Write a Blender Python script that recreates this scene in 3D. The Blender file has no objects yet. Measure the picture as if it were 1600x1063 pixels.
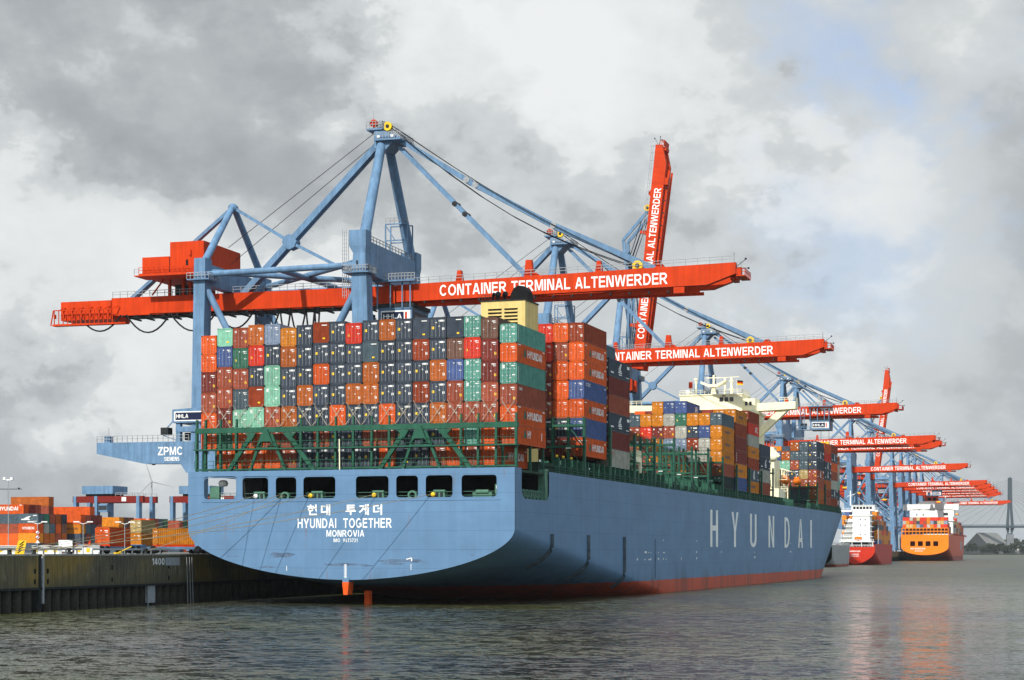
import bpy, math, random
from math import radians, sin, cos, pi, hypot
from mathutils import Vector, Matrix
random.seed(11)
S = bpy.context.scene
COL = S.collection

# ------------------------------------------------------------------ camera
cd = bpy.data.cameras.new('camera')
cam = bpy.data.objects.new('camera', cd); COL.objects.link(cam)
cam.location = (100.342, -213.274, 7.5)
cam.rotation_euler = (pi/2, 0, radians(16.42))
cd.sensor_width = 36; cd.lens = 59.4
cd.shift_x = -0.09375; cd.shift_y = 0.2059
cd.clip_start = 1; cd.clip_end = 60000
S.camera = cam
S.render.resolution_x = 1024; S.render.resolution_y = 680
S.view_settings.view_transform = 'Standard'
S.view_settings.look = 'None'
S.view_settings.gamma = 1
S.view_settings.exposure = 0.0

# ------------------------------------------------------------------ sun and sky
SUN = Vector((-0.06, -0.775, 0.62)).normalized()
sl = bpy.data.lights.new('sun', 'SUN'); sl.energy = 5.0; sl.angle = radians(0.53); sl.color = (1, 0.955, 0.88)
sun = bpy.data.objects.new('sun', sl); COL.objects.link(sun)
sun.rotation_euler = SUN.to_track_quat('Z', 'Y').to_euler()
sun.location = (0, -200, 300)

W = bpy.data.worlds.new('World'); S.world = W; W.use_nodes = True
nt = W.node_tree; nt.nodes.clear()
def wn(t, **k):
    n = nt.nodes.new(t)
    for a, b in k.items(): setattr(n, a, b)
    return n
def wl(a, b): nt.links.new(a, b)
def wmath(op, a, b=None, c=None, clamp=False):
    n = wn('ShaderNodeMath', operation=op); n.use_clamp = clamp
    for i, v in enumerate((a, b, c)):
        if v is None: continue
        if isinstance(v, (int, float)): n.inputs[i].default_value = v
        else: wl(v, n.inputs[i])
    return n.outputs[0]
out = wn('ShaderNodeOutputWorld'); bg = wn('ShaderNodeBackground'); bg.inputs[1].default_value = 0.1
wl(bg.outputs[0], out.inputs[0])
sky = wn('ShaderNodeTexSky', sky_type='NISHITA'); sky.sun_disc = False
sky.sun_elevation = math.asin(SUN.z); sky.sun_rotation = math.atan2(SUN.x, SUN.y)
sky.air_density = 1.0; sky.dust_density = 1.5; sky.ozone_density = 1.0
tc = wn('ShaderNodeTexCoord')
D = tc.outputs['Generated']
mp = wn('ShaderNodeMapping'); wl(D, mp.inputs[0]); mp.inputs['Scale'].default_value = (1, 1, 1.45)
mp.inputs['Location'].default_value = (0.3, 0.1, 0.2)
n1 = wn('ShaderNodeTexNoise'); n1.inputs['Scale'].default_value = 7.5; n1.inputs['Detail'].default_value = 14; n1.inputs['Roughness'].default_value = 0.58; n1.inputs['Distortion'].default_value = 0.0
wl(mp.outputs[0], n1.inputs[0])
n2 = wn('ShaderNodeTexNoise'); n2.inputs['Scale'].default_value = 26; n2.inputs['Detail'].default_value = 5; n2.inputs['Roughness'].default_value = 0.6; n2.inputs['Distortion'].default_value = 0.0
wl(mp.outputs[0], n2.inputs[0])
# warped direction so that cloud banks have ragged edges
wv = wn('ShaderNodeVectorMath', operation='SUBTRACT'); wl(n2.outputs['Color'], wv.inputs[0]); wv.inputs[1].default_value = (.5, .5, .5)
ws = wn('ShaderNodeVectorMath', operation='SCALE'); wl(wv.outputs[0], ws.inputs[0]); ws.inputs['Scale'].default_value = 0.11
wv1 = wn('ShaderNodeVectorMath', operation='SUBTRACT'); wl(n1.outputs['Color'], wv1.inputs[0]); wv1.inputs[1].default_value = (.5, .5, .5)
ws1 = wn('ShaderNodeVectorMath', operation='SCALE'); wl(wv1.outputs[0], ws1.inputs[0]); ws1.inputs['Scale'].default_value = 0.22
wa = wn('ShaderNodeVectorMath', operation='ADD'); wl(D, wa.inputs[0]); wl(ws.outputs[0], wa.inputs[1])
wb = wn('ShaderNodeVectorMath', operation='ADD'); wl(wa.outputs[0], wb.inputs[0]); wl(ws1.outputs[0], wb.inputs[1])
DW = wb.outputs[0]
def bank(d, r0, r1, amount):
    v = Vector(d).normalized()
    di = wn('ShaderNodeVectorMath', operation='DISTANCE'); wl(DW, di.inputs[0]); di.inputs[1].default_value = v
    m = wn('ShaderNodeMapRange', interpolation_type='SMOOTHSTEP'); wl(di.outputs['Value'], m.inputs[0])
    m.inputs[1].default_value = r1; m.inputs[2].default_value = r0; m.inputs[3].default_value = 0; m.inputs[4].default_value = amount
    return m.outputs[0]
# directions (world axes) of the brighter and the darker cloud banks
BR = [((-.60, .81, .165), .02, .10, .30), ((-.50, .86, .15), .02, .09, .22), ((-.40, .91, .14), .02, .08, .20),
      ((-.35, .94, .30), .02, .12, .26), ((-.27, .96, .31), .02, .10, .26), ((-.20, .98, .245), .02, .10, .20),
      ((-.13, .99, .20), .02, .09, .16), ((-.34, .94, .19), .01, .06, .16), ((-.10, .99, .10), .02, .12, .10),
      ((-.55, .84, .085), .02, .08, .10)]
DK = [((-.54, .84, .30), .02, .11, -.20), ((-.44, .89, .285), .02, .07, -.09), ((-.47, .88, .215), .01, .09, -.15), ((-.57, .82, .25), .01, .08, -.14), ((-.36, .93, .235), .01, .06, -.10),
      ((-.02, 1.0, .25), .03, .12, -.06), ((-.04, 1.0, .13), .02, .10, -.10), ((-.57, .82, .045), .02, .07, -.16),
      ((-.02, 1.0, .02), .02, .15, -.14), ((-.25, .97, .05), .02, .12, -.06)]
acc = wmath('MULTIPLY_ADD', n1.outputs[0], 1.25, -0.06)
n2c = wmath('MULTIPLY_ADD', n2.outputs[0], 0.34, -0.17)
acc = wmath('ADD', acc, n2c)
for a in BR + DK: acc = wmath('ADD', acc, bank(*a))
cr = wn('ShaderNodeValToRGB'); wl(acc, cr.inputs[0])
el = cr.color_ramp.elements
el[0].position = 0.14; el[0].color = (.335, .362, .385, 1)
el[1].position = 0.98; el[1].color = (.86, .88, .885, 1)
for p, c in ((.34, (.41, .437, .457, 1)), (.47, (.485, .513, .53, 1)), (.535, (.575, .607, .622, 1)), (.67, (.645, .678, .69, 1)), (.735, (.755, .78, .785, 1)), (.84, (.80, .825, .83, 1))):
    e = el.new(p); e.color = c
cs = wn('ShaderNodeVectorMath', operation='SCALE'); wl(cr.outputs[0], cs.inputs[0]); cs.inputs['Scale'].default_value = 10.0
# openings in the cloud
gap = wmath('ADD', bank((-.160, .948, .285), .01, .075, 1.0), bank((-.115, .965, .24), .01, .06, .9))
for a in (((-.02, .97, .27), .01, .06, .5), ((-.16, .97, .165), .01, .07, .65), ((-.10, .985, .135), .01, .06, .5), ((.03, .985, .16), .01, .07, .45), ((-.19, .975, .115), .01, .05, .35), ((.02, .99, .09), .01, .06, .4)): gap = wmath('ADD', gap, bank(*a))
gn = wmath('MULTIPLY_ADD', n1.outputs[0], -4.0, 2.65, clamp=True)
gap = wmath('MULTIPLY', gap, gn, clamp=True)
gap = wmath('MULTIPLY', gap, .82)
skb = wn('ShaderNodeVectorMath', operation='MULTIPLY_ADD'); wl(sky.outputs[0], skb.inputs[0]); skb.inputs[1].default_value = (.55, .6, .75); skb.inputs[2].default_value = (3.4, 3.9, 4.3)
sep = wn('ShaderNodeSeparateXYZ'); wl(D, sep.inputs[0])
up = wn('ShaderNodeMapRange', interpolation_type='SMOOTHSTEP'); wl(sep.outputs[2], up.inputs[0]); up.inputs[1].default_value = .36; up.inputs[2].default_value = .85; up.inputs[3].default_value = 1.0; up.inputs[4].default_value = 1.45  # unseen sky brightened overhead, sunward and to the right to lift shaded faces
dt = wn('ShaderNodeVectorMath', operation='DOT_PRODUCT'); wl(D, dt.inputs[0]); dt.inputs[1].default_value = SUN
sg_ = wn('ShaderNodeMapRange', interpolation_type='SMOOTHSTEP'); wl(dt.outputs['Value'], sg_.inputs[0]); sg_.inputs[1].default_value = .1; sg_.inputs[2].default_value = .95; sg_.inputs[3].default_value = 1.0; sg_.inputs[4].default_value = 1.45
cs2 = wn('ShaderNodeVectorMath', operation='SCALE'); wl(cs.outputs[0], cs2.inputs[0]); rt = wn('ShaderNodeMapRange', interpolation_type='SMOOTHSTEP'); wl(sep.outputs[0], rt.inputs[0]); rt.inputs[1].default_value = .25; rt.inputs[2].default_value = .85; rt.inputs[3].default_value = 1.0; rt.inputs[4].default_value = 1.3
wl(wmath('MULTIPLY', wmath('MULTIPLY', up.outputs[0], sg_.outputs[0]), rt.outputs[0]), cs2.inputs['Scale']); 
tf = wn('ShaderNodeMapRange', interpolation_type='SMOOTHSTEP'); wl(wmath('MAXIMUM', sep.outputs[0], sep.outputs[2]), tf.inputs[0]); tf.inputs[1].default_value = .35; tf.inputs[2].default_value = .7; tf.inputs[3].default_value = 0; tf.inputs[4].default_value = .75  # added bluer tint on the unseen sky overhead and at right
tm_ = wn('ShaderNodeMix', data_type='RGBA'); tm_.blend_type = 'MULTIPLY'; wl(tf.outputs[0], tm_.inputs[0]); wl(cs2.outputs[0], tm_.inputs[6]); tm_.inputs[7].default_value = (.82, .97, 1.10, 1)
class _O: outputs = [tm_.outputs[2]]
cs = _O
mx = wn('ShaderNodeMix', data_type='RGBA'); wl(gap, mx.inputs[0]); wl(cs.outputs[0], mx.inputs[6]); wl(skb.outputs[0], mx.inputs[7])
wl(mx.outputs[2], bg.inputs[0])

# ------------------------------------------------------------------ materials
MATS = {}
def paint(name, c, rough=.5, dirt=.18, scale=1.2, streak=.0, metal=0, bump=0, rust=0, spec=.10, streakscale=1.0):
    if name in MATS: return MATS[name]
    m = bpy.data.materials.new(name); m.use_nodes = True; t = m.node_tree; N = t.nodes; L = t.links
    p = N['Principled BSDF']; p.inputs['Roughness'].default_value = rough; p.inputs['Metallic'].default_value = metal
    p.inputs['Specular IOR Level'].default_value = spec
    co = N.new('ShaderNodeTexCoord')
    if c is None:
        oi = N.new('ShaderNodeObjectInfo'); base = oi.outputs['Color']
    else:
        rgb = N.new('ShaderNodeRGB'); rgb.outputs[0].default_value = (*c, 1); base = rgb.outputs[0]
    def mulnoise(base, sc, amt, mapscale=(1, 1, 1), detail=5, lo=.35, hi=.7):
        mpn = N.new('ShaderNodeMapping'); mpn.inputs['Scale'].default_value = mapscale
        L.new(co.outputs['Object'], mpn.inputs[0])
        if c is None:
            ad = N.new('ShaderNodeVectorMath'); ad.operation = 'ADD'; L.new(mpn.outputs[0], ad.inputs[0])
            cb = N.new('ShaderNodeCombineXYZ'); mu = N.new('ShaderNodeMath'); mu.operation = 'MULTIPLY'; mu.inputs[1].default_value = 97
            L.new(oi.outputs['Random'], mu.inputs[0]); L.new(mu.outputs[0], cb.inputs[0]); L.new(cb.outputs[0], ad.inputs[1]); v = ad.outputs[0]
        else: v = mpn.outputs[0]
        nz = N.new('ShaderNodeTexNoise'); nz.inputs['Scale'].default_value = sc; nz.inputs['Detail'].default_value = detail
        nz.inputs['Roughness'].default_value = .62
        L.new(v, nz.inputs[0])
        r = N.new('ShaderNodeMapRange'); L.new(nz.outputs[0], r.inputs[0])
        r.inputs[1].default_value = lo; r.inputs[2].default_value = hi; r.inputs[3].default_value = 1 - amt; r.inputs[4].default_value = 1 + amt*.3
        mm = N.new('ShaderNodeMix'); mm.data_type = 'RGBA'; mm.blend_type = 'MULTIPLY'; mm.inputs[0].default_value = 1
        L.new(base, mm.inputs[6]); L.new(r.outputs[0], mm.inputs[7]); return mm.outputs[2], nz.outputs[0]
    nzo = None
    if dirt: base, nzo = mulnoise(base, scale, dirt)
    if streak: base, nzo = mulnoise(base, 1.0*streakscale, streak, (1.6, 1.6, .09))
    if rust:
        nz = N.new('ShaderNodeTexNoise'); nz.inputs['Scale'].default_value = 2.3; nz.inputs['Detail'].default_value = 8; nz.inputs['Roughness'].default_value = .7
        mpn = N.new('ShaderNodeMapping'); mpn.inputs['Scale'].default_value = (1, 1, .4); L.new(co.outputs['Object'], mpn.inputs[0]); L.new(mpn.outputs[0], nz.inputs[0])
        r = N.new('ShaderNodeMapRange'); L.new(nz.outputs[0], r.inputs[0]); r.inputs[1].default_value = .60; r.inputs[2].default_value = .72; r.inputs[3].default_value = 0; r.inputs[4].default_value = rust
        mm = N.new('ShaderNodeMix'); mm.data_type = 'RGBA'; L.new(r.outputs[0], mm.inputs[0]); L.new(base, mm.inputs[6]); mm.inputs[7].default_value = (.12, .05, .025, 1); base = mm.outputs[2]
    L.new(base, p.inputs['Base Color'])
    if bump and nzo is not None:
        b = N.new('ShaderNodeBump'); b.inputs['Strength'].default_value = bump; b.inputs['Distance'].default_value = .05; L.new(nzo, b.inputs['Height']); L.new(b.outputs[0], p.inputs['Normal'])
    MATS[name] = m; return m
M_box = paint('container_paint', None, .55, .30, 1.1, .16, rust=.30)
M_obj = paint('tinted_paint', None, .5, .15, 2)
M_white = paint('white_paint', (.80, .80, .78), .5, .10)
M_label = paint('white_label', (.74, .74, .72), .5, .12)
M_yellow = paint('yellow_paint', (.78, .50, .03), .5, .12)
M_blue = paint('crane_blue_paint', (.140, .250, .395), .5, .20, .35, .26, rust=.35)
M_red = paint('crane_red_paint', (.56, .043, .004), .55, .13, .3, .20)
M_green = paint('ship_green_paint', (.026, .105, .068), .5, .25, .8, .15)
M_gpale = paint('pale_green_paint', (.09, .20, .145), .5, .25, .8)
M_deck = paint('deck_green_paint', (.035, .07, .05), .7, .4, .6)
M_dark = paint('dark_steel', (.025, .028, .03), .6, .3, 1)
M_black = paint('soot_black', (.008, .008, .009), .7, .3, 1)
M_grey = paint('galvanised_steel', (.30, .32, .34), .5, .2, 2)
M_cream = paint('cream_paint', (.86, .81, .58), .5, .08, .5, .08)
M_yel = paint('funnel_yellow_paint', (.68, .52, .20), .5, .14, .5, .16)
M_glass = paint('dark_glass', (.02, .025, .03), .1, 0, spec=.6)
M_cable = paint('black_cable', (.012, .012, .014), .6, 0)
M_rope = paint('mooring_rope_fibre', (.27, .23, .15), .8, .3, 3)
M_orange = paint('orange_paint', (.72, .16, .010), .5, .15, .5)
M_sred = paint('rudder_orange_red', (.75, .10, .015), .5, .2, .6)
M_navy = paint('navy_sign_blue', (.012, .018, .05), .4, .1)
M_asph = paint('asphalt', (.06, .06, .06), .9, .3, .3)
M_tyre = paint('tyre_rubber', (.015, .015, .015), .8, .2)

def hull_mat(name, top, boot, zb, zb2=-99, seam=True, dirt=.14):
    m = bpy.data.materials.new(name); m.use_nodes = True; t = m.node_tree; N = t.nodes; L = t.links
    p = N['Principled BSDF']; p.inputs['Roughness'].default_value = .48; p.inputs['Specular IOR Level'].default_value = .12
    co = N.new('ShaderNodeTexCoord'); sx = N.new('ShaderNodeSeparateXYZ'); L.new(co.outputs['Object'], sx.inputs[0])
    def math_(op, a, b=None, clamp=False):
        n = N.new('ShaderNodeMath'); n.operation = op; n.use_clamp = clamp
        for i, v in enumerate((a, b)):
            if v is None: continue
            if isinstance(v, (int, float)): n.inputs[i].default_value = v
            else: L.new(v, n.inputs[i])
        return n.outputs[0]
    def noise(sc, ms, d=5):
        mpn = N.new('ShaderNodeMapping'); mpn.inputs['Scale'].default_value = ms; L.new(co.outputs['Object'], mpn.inputs[0])
        nz = N.new('ShaderNodeTexNoise'); nz.inputs['Scale'].default_value = sc; nz.inputs['Detail'].default_value = d; nz.inputs['Roughness'].default_value = .6
        L.new(mpn.outputs[0], nz.inputs[0]); return nz.outputs[0]
    edge = math_('ADD', sx.outputs[2], math_('MULTIPLY', math_('SUBTRACT', noise(.4, (1, 1, .2)), .5), .5))
    red = math_('LESS_THAN', edge, zb)
    mm = N.new('ShaderNodeMix'); mm.data_type = 'RGBA'; L.new(red, mm.inputs[0]); mm.inputs[6].default_value = (*top, 1); mm.inputs[7].default_value = (*boot, 1)
    base = mm.outputs[2]
    def mul(base, fac, lo, hi, a, b):
        r = N.new('ShaderNodeMapRange'); L.new(fac, r.inputs[0]); r.inputs[1].default_value = lo; r.inputs[2].default_value = hi; r.inputs[3].default_value = a; r.inputs[4].default_value = b
        k = N.new('ShaderNodeMix'); k.data_type = 'RGBA'; k.blend_type = 'MULTIPLY'; k.inputs[0].default_value = 1; L.new(base, k.inputs[6]); L.new(r.outputs[0], k.inputs[7]); return k.outputs[2]
    base = mul(base, noise(.12, (1, 1, 1.6)), .35, .7, 1 - dirt, 1.05)
    base = mul(base, noise(1.0, (.9, .9, .05), 6), .40, .62, 1 - dirt*.35, 1.02)
    # dark growth and scrapes just above the boot-top
    low = N.new('ShaderNodeMapRange'); L.new(sx.outputs[2], low.inputs[0]); low.inputs[1].default_value = zb + 3.2; low.inputs[2].default_value = zb - .4; low.inputs[3].default_value = 0; low.inputs[4].default_value = 1
    st = math_('MULTIPLY', low.outputs[0], math_('MULTIPLY', math_('SUBTRACT', noise(.35, (1, 1, .16), 8), .50), 7, True), True)
    k = N.new('ShaderNodeMix'); k.data_type = 'RGBA'; L.new(math_('MULTIPLY', st, .5), k.inputs[0]); L.new(base, k.inputs[6]); k.inputs[7].default_value = (.035, .04, .035, 1); base = k.outputs[2]
    rs = math_('MULTIPLY', math_('SUBTRACT', noise(.9, (1, 1, .16), 8), .63), 7, True)
    k = N.new('ShaderNodeMix'); k.data_type = 'RGBA'; L.new(math_('MULTIPLY', rs, .5), k.inputs[0]); L.new(base, k.inputs[6]); k.inputs[7].default_value = (.16, .075, .035, 1); base = k.outputs[2]
    if seam:   # welded plate seams
        for ax, pitch, w in ((2, 2.55, .018), (1, 9.8, .006)):
            fr = math_('FRACT', math_('DIVIDE', sx.outputs[ax], pitch)); ln = math_('LESS_THAN', fr, w)
            k = N.new('ShaderNodeMix'); k.data_type = 'RGBA'; k.blend_type = 'MULTIPLY'; L.new(math_('MULTIPLY', ln, .42), k.inputs[0]); L.new(base, k.inputs[6]); k.inputs[7].default_value = (.2, .2, .25, 1); base = k.outputs[2]
    L.new(base, p.inputs['Base Color'])
    b = N.new('ShaderNodeBump'); b.inputs['Strength'].default_value = .4; b.inputs['Distance'].default_value = .14; L.new(noise(.35, (1, 1, 1), 2), b.inputs['Height']); L.new(b.outputs[0], p.inputs['Normal'])
    MATS[name] = m; return m
M_hull = hull_mat('ship_hull_blue', (.112, .212, .348), (.47, .070, .030), 2.35)

# ------------------------------------------------------------------ mesh helpers
class MB:
    def __init__(s, off=(0, 0, 0)): s.v = []; s.f = []; s.m = []; s.sm = []; s.mats = []; s.off = Vector(off)
    def mi(s, mat):
        if mat not in s.mats: s.mats.append(mat)
        return s.mats.index(mat)
    def add(s, vs, fs, mat, smooth=False):
        b = len(s.v); s.v += [tuple(Vector(v) - s.off) for v in vs]; k = s.mi(mat)
        for f in fs: s.f.append([b + i for i in f]); s.m.append(k); s.sm.append(smooth)
    def box(s, x0, x1, y0, y1, z0, z1, mat):
        if x0 > x1: x0, x1 = x1, x0
        if y0 > y1: y0, y1 = y1, y0
        if z0 > z1: z0, z1 = z1, z0
        s.add([(x0, y0, z0), (x1, y0, z0), (x1, y1, z0), (x0, y1, z0), (x0, y0, z1), (x1, y0, z1), (x1, y1, z1), (x0, y1, z1)],
              [(0, 3, 2, 1), (4, 5, 6, 7), (0, 1, 5, 4), (1, 2, 6, 5), (2, 3, 7, 6), (3, 0, 4, 7)], mat)
    def prism(s, poly, axis, a, b, mat):
        # poly: 2D points (counter-clockwise); axis 'x': (y,z) ; 'y': (x,z) ; 'z': (x,y)
        P = {'x': lambda p, t: (t, p[0], p[1]), 'y': lambda p, t: (p[0], t, p[1]), 'z': lambda p, t: (p[0], p[1], t)}[axis]
        n = len(poly); vs = [P(p, a) for p in poly] + [P(p, b) for p in poly]
        fs = [list(range(n))[::-1], [n + i for i in range(n)]] + [(i, (i+1) % n, n + (i+1) % n, n + i) for i in range(n)]
        s.add(vs, fs, mat)
    def frame(s, p, q):
        d = (q - p).normalized(); u = Vector((0, 0, 1)) if abs(d.z) < .95 else Vector((1, 0, 0))
        a = d.cross(u).normalized(); return a, a.cross(d).normalized()
    def bar(s, p, q, w, h, mat, w2=None, h2=None):
        p = Vector(p); q = Vector(q); a, b = s.frame(p, q); w2 = w if w2 is None else w2; h2 = h if h2 is None else h2
        vs = []
        for c, ww, hh in ((p, w, h), (q, w2, h2)):
            for i, j in ((-1, -1), (1, -1), (1, 1), (-1, 1)): vs.append(c + a*i*ww/2 + b*j*hh/2)
        s.add(vs, [(3, 2, 1, 0), (4, 5, 6, 7), (0, 1, 5, 4), (1, 2, 6, 5), (2, 3, 7, 6), (3, 0, 4, 7)], mat)
    def tube(s, pts, r, mat, n=8, r2=None, cap=True):
        pts = [Vector(p) for p in pts]; N = len(pts); vs = []; fs = []
        for i, c in enumerate(pts):
            d0 = pts[max(i-1, 0)]; d1 = pts[min(i+1, N-1)]; a, b = s.frame(d0, d1)
            rr = r if r2 is None else r + (r2 - r)*i/(N-1)
            for k in range(n): t = 2*pi*k/n; vs.append(c + a*cos(t)*rr + b*sin(t)*rr)
        for i in range(N-1):
            for k in range(n): fs.append((i*n+k, i*n+(k+1) % n, (i+1)*n+(k+1) % n, (i+1)*n+k))
        s.add(vs, fs, mat, True)
        if cap: s.add(vs[:n], [list(range(n))[::-1]], mat); s.add(vs[-n:], [list(range(n))], mat)
    def lathe(s, prof, c, mat, n=16, axis='z', smooth=True):
        vs = []; fs = []
        for r, h in prof:
            for k in range(n):
                t = 2*pi*k/n; x, y = r*cos(t), r*sin(t)
                vs.append({'z': (c[0]+x, c[1]+y, c[2]+h), 'y': (c[0]+x, c[1]+h, c[2]+y), 'x': (c[0]+h, c[1]+x, c[2]+y)}[axis])
        for i in range(len(prof)-1):
            for k in range(n): fs.append((i*n+k, i*n+(k+1) % n, (i+1)*n+(k+1) % n, (i+1)*n+k))
        s.add(vs, fs, mat, smooth)
    def rail(s, pts, h, step, r, mat, levels=(1, .55)):
        pts = [Vector(p) for p in pts]
        for p, q in zip(pts, pts[1:]):
            for l in levels: s.bar(p + Vector((0, 0, h*l)), q + Vector((0, 0, h*l)), r*2, r*2, mat)
            n = max(1, int((q-p).length/step))
            for i in range(n+1): c = p.lerp(q, i/n); s.bar(c, c + Vector((0, 0, h)), r*2, r*2, mat)
    def mesh(s, name):
        me = bpy.data.meshes.new(name); me.from_pydata(s.v, [], s.f)
        for m in s.mats: me.materials.append(m)
        me.polygons.foreach_set('material_index', s.m); me.polygons.foreach_set('use_smooth', s.sm)
        me.update(); return me
    def build(s, name, parent=None, **k):
        return obj(name, s.mesh(name), parent, **k)
def obj(name, me, parent=None, loc=None, color=None, label=None):
    o = bpy.data.objects.new(name, me); COL.objects.link(o)
    if parent: o.parent = parent
    if loc is not None: o.location = loc
    if color: o.color = (*color, 1)
    if label: o['label'] = label
    return o
def tag(o, label, cat, group=None, kind=None):
    o['label'] = label; o['category'] = cat
    if group: o['group'] = group
    if kind: o['kind'] = kind
    return o
def empty(name, loc=(0, 0, 0), rz=0, label=None, cat=None, group=None):
    o = bpy.data.objects.new(name, None); COL.objects.link(o); o.location = loc; o.rotation_euler = (0, 0, rz); o.empty_display_size = .5
    if label: tag(o, label, cat, group)
    return o
def structure(o): o['kind'] = 'structure'; return o
def copy_tree(o, parent=None):
    c = o.copy(); COL.objects.link(c); c.parent = parent
    for ch in list(o.children): copy_tree(ch, c)
    return c

# lettering: bold sans capitals and digits built from strokes; other characters come from the built-in font
def _st(x0, y0, x1, y1, w, h):      # stroke from (x0, y0) to (x1, y1): centre line, w across, square ends
    if abs(y1 - y0) < 1e-6: return [(x0, y0 - h/2), (x1, y0 - h/2), (x1, y0 + h/2), (x0, y0 + h/2)]
    if y0 > y1: x0, y0, x1, y1 = x1, y1, x0, y0
    k = hypot(x1 - x0, y1 - y0)/abs(y1 - y0); ww = w*k/2
    return [(x0 - ww, y0), (x0 + ww, y0), (x1 + ww, y1), (x1 - ww, y1)]
def _arc(cx, cy, rx, ry, a0, a1, w, h, n=12):
    o = [];
    for i in range(n):
        t0 = radians(a0 + (a1 - a0)*i/n); t1 = radians(a0 + (a1 - a0)*(i + 1)/n)
        o.append([(cx + rx*cos(t0), cy + ry*sin(t0)), (cx + rx*cos(t1), cy + ry*sin(t1)), (cx + (rx - w)*cos(t1), cy + (ry - h)*sin(t1)), (cx + (rx - w)*cos(t0), cy + (ry - h)*sin(t0))])
    return o
def glyph(c):
    w, h = .20, .165; v = w/2; u = h/2
    V = lambda x, y0=0, y1=1: _st(x, y0, x, y1, w, h)
    H = lambda x0, x1, y: _st(x0, y, x1, y, w, h)
    if c == 'A': return 1.0, [_st(.11, 0, .47, 1, .19, h), _st(.89, 0, .53, 1, .19, h), H(.28, .72, .29)]
    if c == 'C': return 1.0, _arc(.5, .5, .5, .51, 38, 322, w, h, 20)
    if c == 'D': return .95, [V(v), H(w, .42, 1 - u), H(w, .42, u)] + _arc(.42, .5, .52, .5, 90, -90, w, h, 14)
    if c == 'E': return .82, [V(v), H(w, .82, 1 - u), H(w, .76, .52), H(w, .82, u)]
    if c == 'F': return .78, [V(v), H(w, .78, 1 - u), H(w, .7, .5)]
    if c == 'G': return 1.03, _arc(.5, .5, .5, .51, 42, 350, w, h, 20) + [H(.55, .99, .45), V(.9, .12, .38)]
    if c == 'H': return .92, [V(v), V(.92 - v), H(w, .92 - w, .53)]
    if c == 'I': return .21, [V(v)]
    if c == 'K': return .98, [V(v), _st(.25, .42, .83, 1, .22, h), _st(.42, .55, .86, 0, .22, h)]
    if c == 'L': return .78, [V(v), H(w, .78, u)]
    if c == 'M': return 1.1, [V(v), V(1.1 - v), _st(.20, 1, .53, .05, .16, h), _st(.90, 1, .57, .05, .16, h)]
    if c == 'N': return .92, [V(v), V(.92 - v), _st(.24, 1, .68, 0, .20, h)]
    if c in 'O': return 1.06, _arc(.53, .5, .53, .51, 0, 360, w, h, 26)
    if c == 'P': return .86, [V(v), H(w, .52, 1 - u), H(w, .52, .45)] + _arc(.52, .69, .34, .31, 90, -90, w, h, 10)
    if c == 'R': return .98, [V(v), H(w, .56, 1 - u), H(w, .56, .47)] + _arc(.56, .71, .34, .29, 90, -90, w, h, 10) + [_st(.50, .42, .85, 0, .21, h)]
    if c == 'S': return .88, _arc(.44, .72, .42, .29, 25, 270, w, h, 12) + _arc(.44, .29, .44, .30, 90, -155, w, h, 12)
    if c == 'T': return .84, [V(.42, 0, 1 - h), H(0, .84, 1 - u)]
    if c == 'U': return .92, [V(v, .36), V(.92 - v, .36)] + _arc(.46, .36, .46, .37, 180, 360, w, h, 12)
    if c == 'V': return .98, [_st(.10, 1, .46, 0, .2, h), _st(.88, 1, .52, 0, .2, h)]
    if c == 'W': return 1.38, [_st(.10, 1, .34, 0, .185, h), _st(.66, 1, .38, 0, .175, h), _st(.72, 1, 1.0, 0, .175, h), _st(1.28, 1, 1.04, 0, .185, h)]
    if c == 'Y': return .96, [V(.48, 0, .44), _st(.11, 1, .45, .42, .20, h), _st(.85, 1, .51, .42, .20, h)]
    if c == 'Z': return .84, [H(.03, .82, 1 - u), H(0, .84, u), _st(.13, .12, .71, .88, .2, h)]
    if c == '0': return .72, _arc(.36, .5, .36, .51, 0, 360, w, h, 20)
    if c == '1': return .50, [V(.40), _st(.12, .68, .36, .92, .2, h)]
    if c == '3': return .72, _arc(.34, .73, .34, .28, 160, -90, w, h, 12) + _arc(.34, .28, .36, .29, 90, -160, w, h, 12)
    if c == '4': return .76, [V(.52), H(0, .76, .28), _st(.10, .34, .44, .96, .19, h)]
    if c == '7': return .70, [H(0, .70, 1 - u), _st(.26, 0, .58, .86, .2, h)]
    if c == '9': return .72, _arc(.36, .67, .36, .33, 0, 360, w, h, 18) + [_st(.28, 0, .61, .60, .2, h)]
    if c == ' ': return .34, []
    return None
TXT = {}
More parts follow.
